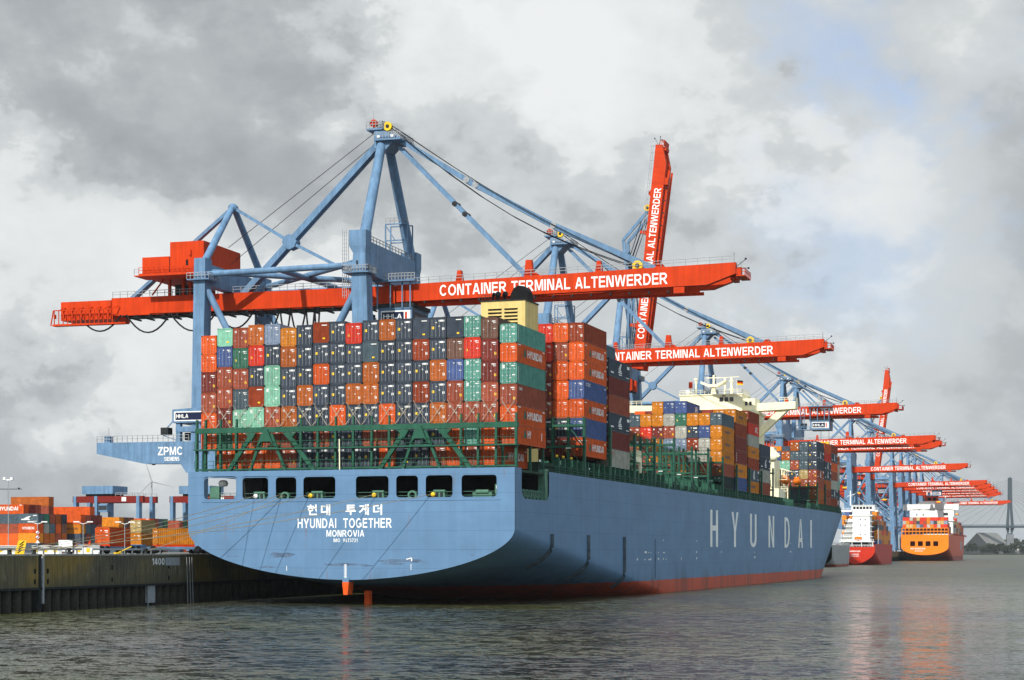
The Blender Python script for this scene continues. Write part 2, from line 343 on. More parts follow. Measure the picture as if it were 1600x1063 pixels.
def text_geo(txt, bold=.02, spacing=1.0):
    key = (txt, bold, spacing)
    if key in TXT: return TXT[key]
    if all(glyph(c) for c in txt):
        x = 0; vs = []; fs = []; k = 0
        for c in txt:
            w, polys = glyph(c)
            for q, p in enumerate(polys):
                b = len(vs); vs += [(x + px, py, (q % 4)*.002) for px, py in p]; ar = sum(p[i][0]*p[(i+1) % len(p)][1] - p[(i+1) % len(p)][0]*p[i][1] for i in range(len(p)))
                f = tuple(range(b, b + len(p))); fs.append(f if ar > 0 else f[::-1])
            x += w + .125*spacing + (spacing - 1)*.5
        x1 = max(v[0] for v in vs); x0 = min(v[0] for v in vs); TXT[key] = ([((a - x0)/(x1 - x0), b, c) for a, b, c in vs], fs); return TXT[key]
    cu = bpy.data.curves.new('lettering', 'FONT'); cu.body = txt; cu.offset = bold; cu.space_character = spacing; cu.resolution_u = 4
    ob = bpy.data.objects.new('lettering', cu); COL.objects.link(ob); bpy.context.view_layer.update()
    ev = ob.evaluated_get(bpy.context.evaluated_depsgraph_get()); me = ev.to_mesh()
    vs = [(v.co.x, v.co.y) for v in me.vertices]; fs = [tuple(p.vertices) for p in me.polygons]; ev.to_mesh_clear()
    bpy.data.objects.remove(ob); bpy.data.curves.remove(cu)
    x0 = min(v[0] for v in vs); x1 = max(v[0] for v in vs); y0 = min(v[1] for v in vs); y1 = max(v[1] for v in vs)
    vs = [((x-x0)/(x1-x0), (y-y0)/(y1-y0), 0) for x, y in vs]
    TXT[key] = (vs, fs); return TXT[key]
def text_on(mb, txt, o, X, Zd, w, h, mat, bold=.02, spacing=1.0):
    vs, fs = text_geo(txt, bold, spacing); o = Vector(o); X = Vector(X).normalized(); Zd = Vector(Zd).normalized(); Nn = X.cross(Zd)
    mb.add([o + X*(x*w) + Zd*(y*h) + Nn*k for x, y, k in vs], fs, mat)

# ------------------------------------------------------------------ quay frame (t: towards the water, s: along the quay)
Q0 = Vector((-25.228, -41.775, 0)); QD = Vector((-0.02033, 0.99979, 0)); QX = Vector((0.99979, 0.02033, 0)); QA = math.atan2(QX.y, QX.x)
def q2w(t, s, z=0): return Q0 + QX*t + QD*s + Vector((0, 0, z))
QZ = 7.0

# ------------------------------------------------------------------ water
def water_mat():
    m = bpy.data.materials.new('river_water'); m.use_nodes = True; t = m.node_tree; N = t.nodes; L = t.links
    p = N['Principled BSDF']; p.inputs['IOR'].default_value = 1.33; p.inputs['Roughness'].default_value = .09
    co = N.new('ShaderNodeTexCoord')
    def noise(sc, ms=(1, 1, 1), d=4, r=.55):
        mpn = N.new('ShaderNodeMapping'); mpn.inputs['Scale'].default_value = ms; mpn.inputs['Rotation'].default_value = (0, 0, .35); L.new(co.outputs['Object'], mpn.inputs[0])
        nz = N.new('ShaderNodeTexNoise'); nz.inputs['Scale'].default_value = sc; nz.inputs['Detail'].default_value = d; nz.inputs['Roughness'].default_value = r
        L.new(mpn.outputs[0], nz.inputs[0]); return nz.outputs[0]
    cr = N.new('ShaderNodeValToRGB'); L.new(noise(.018, (1, 1.6, 1), 3), cr.inputs[0])
    cr.color_ramp.elements[0].position = .38; cr.color_ramp.elements[0].color = (.056, .058, .022, 1)
    cr.color_ramp.elements[1].position = .62; cr.color_ramp.elements[1].color = (.034, .040, .034, 1)
    L.new(cr.outputs[0], p.inputs['Base Color'])
    def vnoise(sc, ms, amp, d=3):
        mpn = N.new('ShaderNodeMapping'); mpn.inputs['Scale'].default_value = ms; mpn.inputs['Rotation'].default_value = (0, 0, .35); L.new(co.outputs['Object'], mpn.inputs[0])
        nz = N.new('ShaderNodeTexNoise'); nz.inputs['Scale'].default_value = sc; nz.inputs['Detail'].default_value = d; nz.inputs['Roughness'].default_value = .6; L.new(mpn.outputs[0], nz.inputs[0])
        a = N.new('ShaderNodeVectorMath'); a.operation = 'SUBTRACT'; L.new(nz.outputs['Color'], a.inputs[0]); a.inputs[1].default_value = (.5, .5, .5)
        b = N.new('ShaderNodeVectorMath'); b.operation = 'MULTIPLY'; L.new(a.outputs[0], b.inputs[0]); b.inputs[1].default_value = (amp, amp, 0); return b.outputs[0]
    def vadd(a, b): n = N.new('ShaderNodeVectorMath'); n.operation = 'ADD'; L.new(a, n.inputs[0]); L.new(b, n.inputs[1]); return n.outputs[0]
    g = N.new('ShaderNodeMapRange'); L.new(noise(.028, (.6, 2.0, 1), 4), g.inputs[0]); g.inputs[1].default_value = .36; g.inputs[2].default_value = .64; g.inputs[3].default_value = .5; g.inputs[4].default_value = 1.3
    w_ = vadd(vadd(vnoise(.2, (1, 1.7, 1), .8), vnoise(.75, (1, 1.6, 1), 2.3, 5)), vnoise(2.8, (1, 1.3, 1), 1.5, 3))
    sc_ = N.new('ShaderNodeVectorMath'); sc_.operation = 'SCALE'; L.new(w_, sc_.inputs[0]); L.new(g.outputs[0], sc_.inputs['Scale'])
    up_ = N.new('ShaderNodeVectorMath'); up_.operation = 'ADD'; L.new(sc_.outputs[0], up_.inputs[0]); up_.inputs[1].default_value = (0, 0, 1)
    nn = N.new('ShaderNodeVectorMath'); nn.operation = 'NORMALIZE'; L.new(up_.outputs[0], nn.inputs[0])
    L.new(nn.outputs[0], p.inputs['Normal'])
    # sheltered by the quay and the ship near the stern, wind-ruffled out in the open river
    sy = N.new('ShaderNodeSeparateXYZ'); L.new(co.outputs['Object'], sy.inputs[0])
    ad = N.new('ShaderNodeMath'); ad.operation = 'MULTIPLY_ADD'; L.new(noise(.02, (.6, 1.6, 1), 3), ad.inputs[0]); ad.inputs[1].default_value = 160; L.new(sy.outputs[1], ad.inputs[2])
    rr_ = N.new('ShaderNodeMapRange'); rr_.interpolation_type = 'SMOOTHSTEP'; L.new(ad.outputs[0], rr_.inputs[0]); rr_.inputs[1].default_value = -40; rr_.inputs[2].default_value = 420; rr_.inputs[3].default_value = .085; rr_.inputs[4].default_value = .36
    L.new(rr_.outputs[0], p.inputs['Roughness']); return m
mb = MB(); R_ = 26000
mb.add([(-R_, -R_, 0), (R_, -R_, 0), (R_, R_, 0), (-R_, R_, 0)], [(0, 1, 2, 3)], water_mat())
structure(mb.build('water'))

# ------------------------------------------------------------------ quay ground and wall
M_conc = None
def concrete_mat():
    m = bpy.data.materials.new('stained_concrete'); m.use_nodes = True; t = m.node_tree; N = t.nodes; L = t.links
    p = N['Principled BSDF']; p.inputs['Roughness'].default_value = .85; p.inputs['Specular IOR Level'].default_value = .2
    co = N.new('ShaderNodeTexCoord')
    def noise(sc, ms, d=6, r=.6):
        mpn = N.new('ShaderNodeMapping'); mpn.inputs['Scale'].default_value = ms; L.new(co.outputs['Object'], mpn.inputs[0])
        nz = N.new('ShaderNodeTexNoise'); nz.inputs['Scale'].default_value = sc; nz.inputs['Detail'].default_value = d; nz.inputs['Roughness'].default_value = r
        L.new(mpn.outputs[0], nz.inputs[0]); return nz.outputs[0]
    def ramp(fac, *st):
        c = N.new('ShaderNodeValToRGB'); L.new(fac, c.inputs[0]); e = c.color_ramp.elements
        e[0].position, e[0].color = st[0][0], (*st[0][1], 1); e[1].position, e[1].color = st[-1][0], (*st[-1][1], 1)
        for q, cc in st[1:-1]: x = e.new(q); x.color = (*cc, 1)
        return c.outputs[0]
    b = ramp(noise(.10, (1, 1, 1)), (.36, (.070, .066, .050)), (.50, (.115, .098, .056)), (.62, (.20, .140, .042)))
    s1 = ramp(noise(1.0, (2.6, 2.6, .16), 9, .68), (.34, (.50, .50, .50)), (.52, (1, 1, 1)), (.74, (1.4, 1.34, 1.22)))
    mm = N.new('ShaderNodeMix'); mm.data_type = 'RGBA'; mm.blend_type = 'MULTIPLY'; mm.inputs[0].default_value = 1; L.new(b, mm.inputs[6]); L.new(s1, mm.inputs[7])
    s2 = ramp(noise(1.6, (2.2, 2.2, .20), 9, .75), (.57, (0, 0, 0)), (.70, (.75, .75, .75)))
    m2 = N.new('ShaderNodeMix'); m2.data_type = 'RGBA'; L.new(s2, m2.inputs[0]); L.new(mm.outputs[2], m2.inputs[6]); m2.inputs[7].default_value = (.42, .40, .36, 1)
    sz = N.new('ShaderNodeSeparateXYZ'); L.new(co.outputs['Object'], sz.inputs[0])
    wob = N.new('ShaderNodeMath'); wob.operation = 'MULTIPLY_ADD'; L.new(noise(.5, (1, 1, .4), 6), wob.inputs[0]); wob.inputs[1].default_value = 1.6; L.new(sz.outputs[2], wob.inputs[2])
    td = N.new('ShaderNodeMapRange'); L.new(wob.outputs[0], td.inputs[0]); td.inputs[1].default_value = 4.0; td.inputs[2].default_value = 5.3; td.inputs[3].default_value = .45; td.inputs[4].default_value = 0
    m3 = N.new('ShaderNodeMix'); m3.data_type = 'RGBA'; L.new(td.outputs[0], m3.inputs[0]); L.new(m2.outputs[2], m3.inputs[6]); m3.inputs[7].default_value = (.05, .052, .03, 1)
    L.new(m3.outputs[2], p.inputs['Base Color'])
    bp = N.new('ShaderNodeBump'); bp.inputs['Strength'].default_value = .5; bp.inputs['Distance'].default_value = .06; L.new(noise(1.2, (1, 1, .5)), bp.inputs['Height']); L.new(bp.outputs[0], p.inputs['Normal'])
    return m
M_conc = concrete_mat()
M_pave = paint('quay_paving', (.20, .195, .185), .9, .35, .25)
M_coping = paint('quay_coping_stone', (.36, .34, .29), .85, .35, 1.5)
M_pile = paint('rusted_sheet_pile', (.07, .064, .054), .85, .5, .9, .3, bump=.4)
# ground sheet of the terminal
g = MB()
vs = [q2w(-1.0, -600, QZ), q2w(-1.0, 1750, QZ), q2w(-1500, 1750, QZ), q2w(-1500, -600, QZ)]
g.add(vs, [(0, 1, 2, 3)], M_pave); structure(g.build('quay_ground'))
wall = empty('quay_wall', q2w(0, 0, 0), QA, 'stained concrete quay wall on dark sheet piles along the water', 'quay wall')
# s is local y, t is local x here
mb = MB(); s_j = 8.3
for a, b in ((-300, s_j - .55), (s_j + .55, 46.0), (46.03, 400), (400.03, 900), (900.03, 1750)):
    mb.box(-1.6, 0, a, b, 3.0, QZ - .12, M_conc)
mb.build('concrete_face', wall)
mb = MB()
for a, b in ((-300, s_j - .55), (s_j + .55, 1750)): mb.box(-1.6, .06, a, b, QZ - .12, QZ + .10, M_coping)
mb.build('coping', wall)
mb = MB(); mb.box(-1.6, -.25, s_j - .55, s_j + .55, .3, QZ + .05, M_dark); mb.box(-.25, .12, s_j + .16, s_j + .5, 1, QZ - .2, M_grey); mb.box(-.25, .1, s_j - .5, s_j - .1, 1.0, QZ - .2, M_dark)
mb.build('expansion_joint', wall)
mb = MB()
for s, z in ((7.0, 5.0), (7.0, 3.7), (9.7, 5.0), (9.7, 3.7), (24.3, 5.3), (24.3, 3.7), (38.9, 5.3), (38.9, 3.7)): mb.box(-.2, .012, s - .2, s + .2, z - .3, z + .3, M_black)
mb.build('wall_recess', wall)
mb = MB()
mb.box(-3.2, -2.9, -300, 1750, -4, 3.0, M_pile); mb.box(-2.9, .1, -300, 1750, 2.72, 2.999, M_dark)
mb.build('pile_backing', wall)
mb = MB(); pr = []
for k in range(9): t = pi*k/8; pr.append((-1.30 + .62*sin(t), .68*cos(t)))
pr = [(-2.88, .68)] + pr + [(-2.88, -.68)]
mb.prism(pr[::-1], 'z', -4, 2.71, M_pile); me = mb.mesh('sheet_pile'); s = -30.0
while s < 75:
    obj('sheet_pile', me, wall, (0, s, 0)); s += 2.06
mb = MB(); mb.box(-.6, -.1, 33.6, 35.4, .35, 2.72, M_grey); mb.tube([(-.05, 33.4, 0), (-.05, 33.4, 2.9)], .08, M_grey); mb.build('pile_cover_plate', wall)
mb = MB(); text_on(mb, '1400', (.02, 34.3, 5.55), (0, 1, 0), (0, 0, 1), 3.4, .95, M_label, .0); mb.build('berth_number', wall)
mb = MB(); mb.box(.0, .03, 38.0, 41.9, 5.45, 6.55, M_grey); mb.build('sign_plate', wall)
mb = MB()
for s in (43.4, 44.2, 44.9): mb.tube([(.25, s, 6.6), (.2, s + .5, -.2)], .05, M_grey)
mb.build('wall_ladder', wall)
# long steel edge rail with posts along the quay edge
er = empty('edge_rail', q2w(-1.5, 0, QZ), QA, 'low grey guard rail on posts running along the quay edge', 'guard rail')
mb = MB()
for a, b in ((-60, 19.5), (22.0, 41.5)):
    mb.bar((0, a, .72), (0, b, .72), .16, .26, M_grey)
mb.build('rail_beam', er)
mb = MB(); mb.box(-.07, .07, -.07, .07, 0, .6, M_grey); me = mb.mesh('rail_post')
for a, b in ((-60, 19.5), (22.0, 41.5)):
    s = a
    while s <= b: obj('rail_post', me, er, (0, s, 0)); s += 2.45
er['label'] = 'low dark grey guard rail on posts along the quay edge at left'

# ------------------------------------------------------------------ ships
def hull_rows(P):
    """grid of (x, y, z) for the starboard half: list of stations, each a list of points from keel to deck"""
    L, HB, ZT = P['L'], P['HB'], P['zt']
    def lin(tab, y):
        if y <= tab[0][0]: return tab[0][1]
        for (a, va), (b, vb) in zip(tab, tab[1:]):
            if y <= b: return va + (vb - va)*(y - a)/(b - a)
        return tab[-1][1]
    rows = []; nb = 18; n_exp = P.get('n', 1.85)
    zside = P['zside']
    for y in P['ys']:
        zb, zk = lin(P['zb'], y), lin(P['zk'], y); pts = []
        for i in range(nb + 1):
            t = pi/2*i/nb; pts.append((HB*max(0, sin(t))**(2/n_exp), y, zk - (zk - zb)*max(0, cos(t))**(2/n_exp)))
        zs = [zk + (zside[0] - zk)*j/6 for j in range(1, 6)] + zside
        for z in zs: pts.append((HB, y, z))
        rows.append(pts)
    y0 = P['ys'][-1]; yb = P['ybow']; nst = 22
    for j in range(1, nst + 1):
        T = (j/nst)**.85; pts = []
        for (x, _, z) in rows[len(P['ys']) - 1]:
            f = min(1, max(0, z/ZT)); ys = yb[0] + (yb[1] - yb[0])*f**1.25
            p = P['pb'][0] + (P['pb'][1] - P['pb'][0])*f; start = y0 + (P['yfl'] - y0)*f
            y = start + T*(ys - start) if j else start
            pts.append((x*max(0, 1 - T**p), y, z))
        rows.append(pts)
    return rows
def hull_mesh(P, mat, name='hull', skip=None):
    rows = hull_rows(P); mb = MB(); n = len(rows[0])
    for sg in (1, -1):
        vs = [(p[0]*sg, p[1], p[2]) for r in rows for p in r]; fs = []
        for i in range(len(rows) - 1):
            for j in range(n - 1):
                if skip and skip(rows[i][j], rows[i+1][j+1]): continue
                q = (i*n + j, (i+1)*n + j, (i+1)*n + j + 1, i*n + j + 1); fs.append(q if sg > 0 else q[::-1])
        mb.add(vs, fs, mat, True)
    return mb, rows
def outline_panel(outer, holes, y, thick, mat):
    """flat panel in the plane y = const with rounded openings, given real thickness"""
    cu = bpy.data.curves.new('panel', 'CURVE'); cu.dimensions = '2D'; cu.fill_mode = 'BOTH'; cu.extrude = thick/2
    for lp in [outer] + holes:
        sp = cu.splines.new('POLY'); sp.points.add(len(lp) - 1); sp.use_cyclic_u = True
        for k, (a, b) in enumerate(lp): sp.points[k].co = (a, b, 0, 1)
    ob = bpy.data.objects.new('panel', cu); COL.objects.link(ob); bpy.context.view_layer.update()
    ev = ob.evaluated_get(bpy.context.evaluated_depsgraph_get()); me = ev.to_mesh()
    mb = MB(); mb.add([(v.co.x, y - v.co.z, v.co.y) for v in me.vertices], [tuple(p.vertices) for p in me.polygons], mat)
    ev.to_mesh_clear(); bpy.data.objects.remove(ob); bpy.data.curves.remove(cu); return mb
def rrect(x0, x1, z0, z1, r, n=5):
    o = []
    for cx, cz, a in ((x1 - r, z1 - r, 0), (x0 + r, z1 - r, 90), (x0 + r, z0 + r, 180), (x1 - r, z0 + r, 270)):
        for k in range(n + 1): t = radians(a + 90*k/n); o.append((cx + r*cos(t), cz + r*sin(t)))
    return o

HB = 24.55; ZT = 18.7
SH = empty('container_ship', (0, 0, 0), 0, 'huge pale blue container ship moored in front with white lettering on its stern and side', 'ship')
PB = dict(L=366, HB=HB, zt=ZT, ys=[0, 2.6, 4, 6, 8, 11, 14.3, 18, 23, 28, 35, 42, 50, 57, 66, 75, 87, 100, 120, 140, 160, 190, 220, 240],
          zb=[(0, 3.5), (12, 2.2), (30, .2), (48, -1.5), (70, -4), (110, -10), (150, -13)], zk=[(0, 10.41), (15, 8.5), (35, 6.0), (57, 3.3), (75, 1), (100, -3), (140, -9), (160, -10)],
          zside=[10.9, 12.2, 13.4, 14.6, 16, 17.4, ZT], ybow=(346, 366), pb=(1.7, 2.6), yfl=268)
NOT0, NOT1, NOTZ = 2.6, 14.3, 14.6
hm, hrows = hull_mesh(PB, M_hull, skip=lambda a, b: a[1] >= NOT0 - .01 and b[1] <= NOT1 + .01 and a[2] >= NOTZ - .01)
for sg in (1, -1):      # rounded lower corners of the two side openings
    for yc, d in ((NOT0, 1), (NOT1, -1)):
        r = 1.5; vs = [(sg*HB, yc, NOTZ)]
        for k in range(7): t = pi/2*k/6; vs.append((sg*HB, yc + d*(r - r*sin(t)), NOTZ + r - r*cos(t)))
        hm.add(vs, [(0, k, k+1) for k in range(1, 7)], M_hull)
hull = hm.build('hull', SH)
# transom with the eight mooring openings
def tr_half():
    o = []
    for i in range(25): t = pi/2*i/24; o.append((HB*sin(t)**(2/1.85), 10.41 - 6.91*cos(t)**(2/1.85)))
    return o
th = tr_half(); outer = [(-x, z) for x, z in th[::-1]][:-1] + th; outer = [(-HB, ZT)] + outer + [(HB, ZT)]
WIN = [(-22.11, -16.86), (-16.06, -11.87), (-10.88, -7.53), (-6.65, -1.59), (1.31, 6.37), (7.31, 10.71), (11.65, 15.75), (16.86, 22.09)]
tm = outline_panel(outer, [rrect(a, b, 14.68, 17.85 + (-.012*(a + b)/2)*.6, .55) for a, b in WIN], -.06, .24, M_hull)
tm.build('transom', SH)
for a, b in WIN:      # thin raised rims round the openings
    mb = MB(); o = rrect(a - .02, b + .02, 14.66, 17.87, .57); i_ = rrect(a + .10, b - .10, 14.78, 17.75, .5); n = len(o)
    mb.add([(x, -.20, z) for x, z in o] + [(x, -.20, z) for x, z in i_], [(k, (k+1) % n, n + (k+1) % n, n + k) for k in range(n)], M_hull); mb.build('opening_rim', SH)
mb = MB()             # rubbing line under the openings
mb.box(-22.4, -1.2, -.24, -.18, 14.36, 14.44, M_hull); mb.box(1.0, 22.5, -.24, -.18, 14.36, 14.44, M_hull)
mb.build('transom_ledge', SH)
mb = MB(); T_ = (0, -.186, 0)
def stern_text(txt, x0, x1, z0, z1, bold=.02, sp=1.0): text_on(mb, txt, (x0, -.19, z0), (1, 0, 0), (0, 0, 1), x1 - x0, z1 - z0, M_white, bold, sp)
stern_text('HYUNDAI  TOGETHER', -7.43, 6.74, 10.66, 11.98, .025, 1.12); stern_text('MONROVIA', -3.04, 2.65, 9.46, 10.36, .03, 1.08); stern_text('IMO  9473731', -1.97, 1.64, 8.70, 9.20, .03, 1.15)
stern_text('현대  투게더', -5.96, 5.32, 12.42, 13.92, .028, 1.42)
mb.build('stern_lettering', SH)
M_patch = paint('old_paint_patch', (.105, .165, .26), .6, .45, 1.2)
def blob_patch(cx, cz, rx, rz, seed):
    rd = random.Random(seed); n = 26; ph = [rd.random()*6.3 for _ in range(3)]
    pts = [(cx + rx*cos(2*pi*i/n)*(1 + .18*sin(3*2*pi*i/n + ph[0]) + .1*sin(7*2*pi*i/n + ph[1])), cz + rz*sin(2*pi*i/n)*(1 + .25*sin(4*2*pi*i/n + ph[2]))) for i in range(n)]
    mb.add([(x, -.184, z) for x, z in pts], [list(range(n))], M_patch)
for a in ((-9.9, 6.9, 1.75, .38, 1), (-12.0, 5.25, 1.2, .13, 2), (-.6, 5.62, 3.3, .17, 3), (3.0, 5.45, 1.0, .1, 4), (8.4, 6.15, 3.3, .24, 5), (18.5, 6.9, .35, .06, 6), (-17.5, 6.75, 1.0, .05, 7), (7, 5.75, 1.6, .15, 9)): mb = MB(); blob_patch(*a); mb.build('paint_patch', SH)
mb = MB()
for z in range(16): mb.box(-.32 if z % 2 else -.42, .02, -.19, -.183, 3.7 + z*.125, 3.76 + z*.125, M_white)
mb.box(-.21, -.17, -.195, -.183, 3.6, 5.7, M_white); mb.box(9.55, 9.62, -.195, -.183, 4.9, 5.7, M_white); mb.box(-9.15, -9.07, -.195, -.183, 4.7, 5.4, M_white)
mb.bar((8.9, -.19, 6.35), (9.7, -.19, 6.55), .01, .12, M_white); mb.box(9.6, 9.75, -.195, -.183, 6.1, 6.55, M_white)
mb.build('draught_mark', SH)
mb = MB(); mb.prism([(-.62, 3.75), (-.36, 1.5), (.16, 1.5), (.42, 3.75)], 'y', -.3, 1.2, M_hull); 
mb.build('stern_fin', SH)
mb = MB(); mb.prism([(-.60, 3.2), (-.40, 1.45), (.20, 1.45), (.40, 3.2)], 'y', -.34, 1.24, M_sred); mb.build('fin_tip', SH)
mb = MB(); mb.prism([(-.38, 1.9), (-.42, -5), (.42, -5), (.38, 1.9)], 'y', 4.5, 5.4, M_sred); o = mb.build('rudder', SH); o.location.x = .9
# side rubbing strips (half round, following the hull)
for y, zlo, zhi in ((15.4, 5.2, 9.9), (33, 3.2, 9.9), (53, 1.6, 9.8)):
    def lin(tab, y):
        for (a, va), (b, vb) in zip(tab, tab[1:]):
            if y <= b: return va + (vb - va)*(y - a)/(b - a)
    zk, zb = lin(PB['zk'], y), lin(PB['zb'], y); pts = []
    for i in range(14):
        z = zhi + (zlo - zhi)*i/13
        q = min(1, max(0, (zk - z)/(zk - zb))); x = HB*(1 - q**1.85)**(1/1.85); pts.append((x, y, z))
    mb = MB(); mb.tube(pts, .42, paint('strip_stain', (.075, .105, .13), .7, .5, .9, rust=.5), 8); mb.build('rubbing_strip', SH)
# big white name on the side
M_name = paint('name_white', (.86, .86, .84), .55, .14, .5, .10)
for ch, (a, b) in zip('HYUNDAI', ((116.1, 123.1), (136.1, 143.0), (155.5, 162.6), (176.8, 183.8), (197.3, 204.5), (216.4, 223.6), (235.1, 238.2))):
    mb = MB(); w = 1.45
    x = HB + .02; z0, z1 = 8.3, 15.75
    P = lambda pts: mb.add([(x, a + u*(b - a), z0 + v*(z1 - z0)) for u, v in pts], [list(range(len(pts)))], M_name)
    s = .27
    if ch == 'H': P([(0, 0), (s, 0), (s, 1), (0, 1)]); P([(1-s, 0), (1, 0), (1, 1), (1-s, 1)]); P([(s, .44), (1-s, .44), (1-s, .58), (s, .58)])
    if ch == 'Y': P([(.36, 0), (.64, 0), (.64, .46), (.36, .46)]); P([(.36, .46), (.5, .46), (.5, .56), (.28, 1), (0, 1)]); P([(.5, .46), (.64, .46), (1, 1), (.72, 1), (.5, .56)])
    if ch == 'N': P([(0, 0), (s, 0), (s, 1), (0, 1)]); P([(1-s, 0), (1, 0), (1, 1), (1-s, 1)]); P([(s, .74), (1-s, 0), (1-s, .26), (s, 1)])
    if ch == 'I': P([(0, 0), (.75, 0), (.75, 1), (0, 1)])
    if ch == 'A': P([(0, 0), (.27, 0), (.55, 1), (.36, 1)]); P([(.73, 0), (1, 0), (.64, 1), (.45, 1)]); P([(.3, .2), (.7, .2), (.66, .34), (.34, .34)])
    if ch in 'UD':
        o = []; i_ = []
        for k in range(13):
            t = pi*k/12
            if ch == 'U': o.append((.5 - .5*cos(t), .22 - .22*sin(t))); i_.append((.5 - (.5-s)*cos(t), .22 - .11*sin(t)))
            else: o.append((.45 + .55*sin(t), .5 + .5*cos(t))); i_.append((.45 + (.55-s)*sin(t), .5 + .39*cos(t)))
        for k in range(12): P([o[k], o[k+1], i_[k+1], i_[k]] if ch == 'U' else [o[k], i_[k], i_[k+1], o[k+1]])
        if ch == 'U': P([(0, .22), (s, .22), (s, 1), (0, 1)]); P([(1-s, .22), (1, .22), (1, 1), (1-s, 1)])
        else: P([(0, 0), (s, 0), (s, 1), (0, 1)]); P([(s, 0), (.45, 0), (.45, .11), (s, .11)]); P([(s, .89), (.45, .89), (.45, 1), (s, 1)])
    mb.build('side_letter', SH)
mb = MB()        # small hull marks amidships
rd = random.Random(5)
for z in (9.3, 7.1, 5.9):
    for y in (61, 66, 68.5, 70, 72.2, 75, 78.5, 80.5, 92, 104, 126, 160, 205):
        if rd.random() < .62: mb.box(HB + .01, HB + .03, y, y + rd.choice((.4, .7, 1.4)), z, z + rd.choice((.18, .35)), M_label)
mb.build('hull_marking', SH)
mb = MB(); mb.bar((HB + .04, 73.2, 9.6), (HB + .04, 73.2, 2.6), .5, .06, M_patch); mb.build('tug_mark', SH)
# decks
mb = MB(); ZD = 18.55
poly = [(p[0]*.995, p[1]) for p in [r[-1] for r in hrows] if p[1] >= 16]; poly = [(x, y) for x, y in poly]
pl = poly + [(-x, y) for x, y in poly[::-1]]
mb.add([(x, y, ZD) for x, y in pl], [list(range(len(pl)))], M_deck)
mb.box(-HB + .3, HB - .3, .2, 16, 18.2, ZD - .03, M_deck)
mb.build('main_deck', SH)
mb = MB(); mb.box(-HB + .1, HB - .1, .08, 16, 14.2, 14.5, M_deck); mb.box(-HB + .15, HB - .15, 15.6, 15.9, 14.5, 18.2, M_dark)
for x in (-16.4, -9.2, 4, 13): mb.box(x, x + .25, 6, 15.6, 14.5, 18.2, M_dark)
mb.build('mooring_deck', SH)
for a, b in WIN: mb = MB(); mb.bar((a, .5, 15.55), (b, .5, 15.55), .05, .05, M_gpale); mb.bar((a, .5, 15.05), (b, .5, 15.05), .05, .05, M_gpale); mb.bar(((a + b)/2, .5, 14.5), ((a + b)/2, .5, 15.6), .05, .05, M_gpale); mb.build('opening_rail', SH)
# winches and fairleads standing in the openings
wm = MB(); wm.prism([(-.85, 0), (.85, 0), (.7, 1.25), (-.7, 1.25)], 'y', 0, 1.1, M_gpale); wm.box(-.85, .85, -.12, .2, 1.05, 1.3, M_gpale); wm.box(-.5, -.15, -.1, 0, .2, .95, M_dark); wm.box(.15, .5, -.1, 0, .2, .95, M_dark)
wme = wm.mesh('mooring_roller')
for x in (-13.6, -4.7, 3.6 + .9, 13.5): obj('mooring_roller', wme, SH, (x, .4, 14.5))
rm = MB(); n = 18
for i in range(n):
    t0, t1 = 2*pi*i/n, 2*pi*(i+1)/n; rm.bar((.55*cos(t0), 0, .62 + .5*sin(t0)), (.55*cos(t1), 0, .62 + .5*sin(t1)), .5, .26, M_gpale)
rm.box(-.5, .5, -.25, .3, 0, .14, M_gpale); rme = rm.mesh('fairlead')
for x in (-9.6, 9.6): obj('fairlead', rme, SH, (x, .4, 14.5))
bm_ = MB(); bm_.box(-1.4, 1.4, 0, .9, .35, .95, M_gpale); bm_.box(-1.25, -1.0, 0, .9, 0, .35, M_gpale); bm_.box(1.0, 1.25, 0, .9, 0, .35, M_gpale); bm_.tube([(-.9, .1, 1.0), (.9, .1, 1.0)], .3, M_gpale); bm_.build('rope_winch', SH, loc=(19.4, 1.2, 14.5))
mb = MB(); mb.box(21.3, 22.3, 1.0, 1.6, 15.2, 16.5, M_gpale); mb.box(21.5, 21.9, .95, 1, 15.9, 16.3, M_label); mb.build('control_cabinet', SH)
mb = MB(); mb.box(-21.9, -20.4, 1.2, 1.7, 14.5, 16.6, M_gpale); mb.lathe([(.0, 0), (.55, .1), (.7, .5), (.5, .9), (0, 1.0)], (-20.2, 2, 16.6), M_white, 12); mb.build('port_locker', SH)
for x, m in ((-14.05, M_white), (-5.6, M_yellow), (4.0, M_yellow), (12.7, M_yellow)):
    mb = MB(); mb.lathe([(0, 0), (.3, .04), (.34, .2), (.3, .36), (0, .4)], (x, -.1, 15.15), m, 10, 'y'); mb.build('rope_guard', SH)
for y in (4.5, 6, 7.5, 9, 10.5, 12):
    mb = MB()
    for i in range(12):
        t0, t1 = 2*pi*i/12, 2*pi*(i+1)/12; mb.bar((0, .42*cos(t0), .75 + .6*sin(t0)), (0, .42*cos(t1), .75 + .6*sin(t1)), .35, .18, M_gpale)
    mb.build('side_fairlead', SH, loc=(HB - .5, y, 14.5))
mb = MB(); mb.box(HB - 1.2, HB - .1, 13.0, 14.0, 14.5, ZT + .3, M_gpale); mb.bar((HB - .15, 13.2, 18.9), (HB - .15, 14.2, 18.9), .2, .3, M_gpale); mb.build('side_frame', SH)
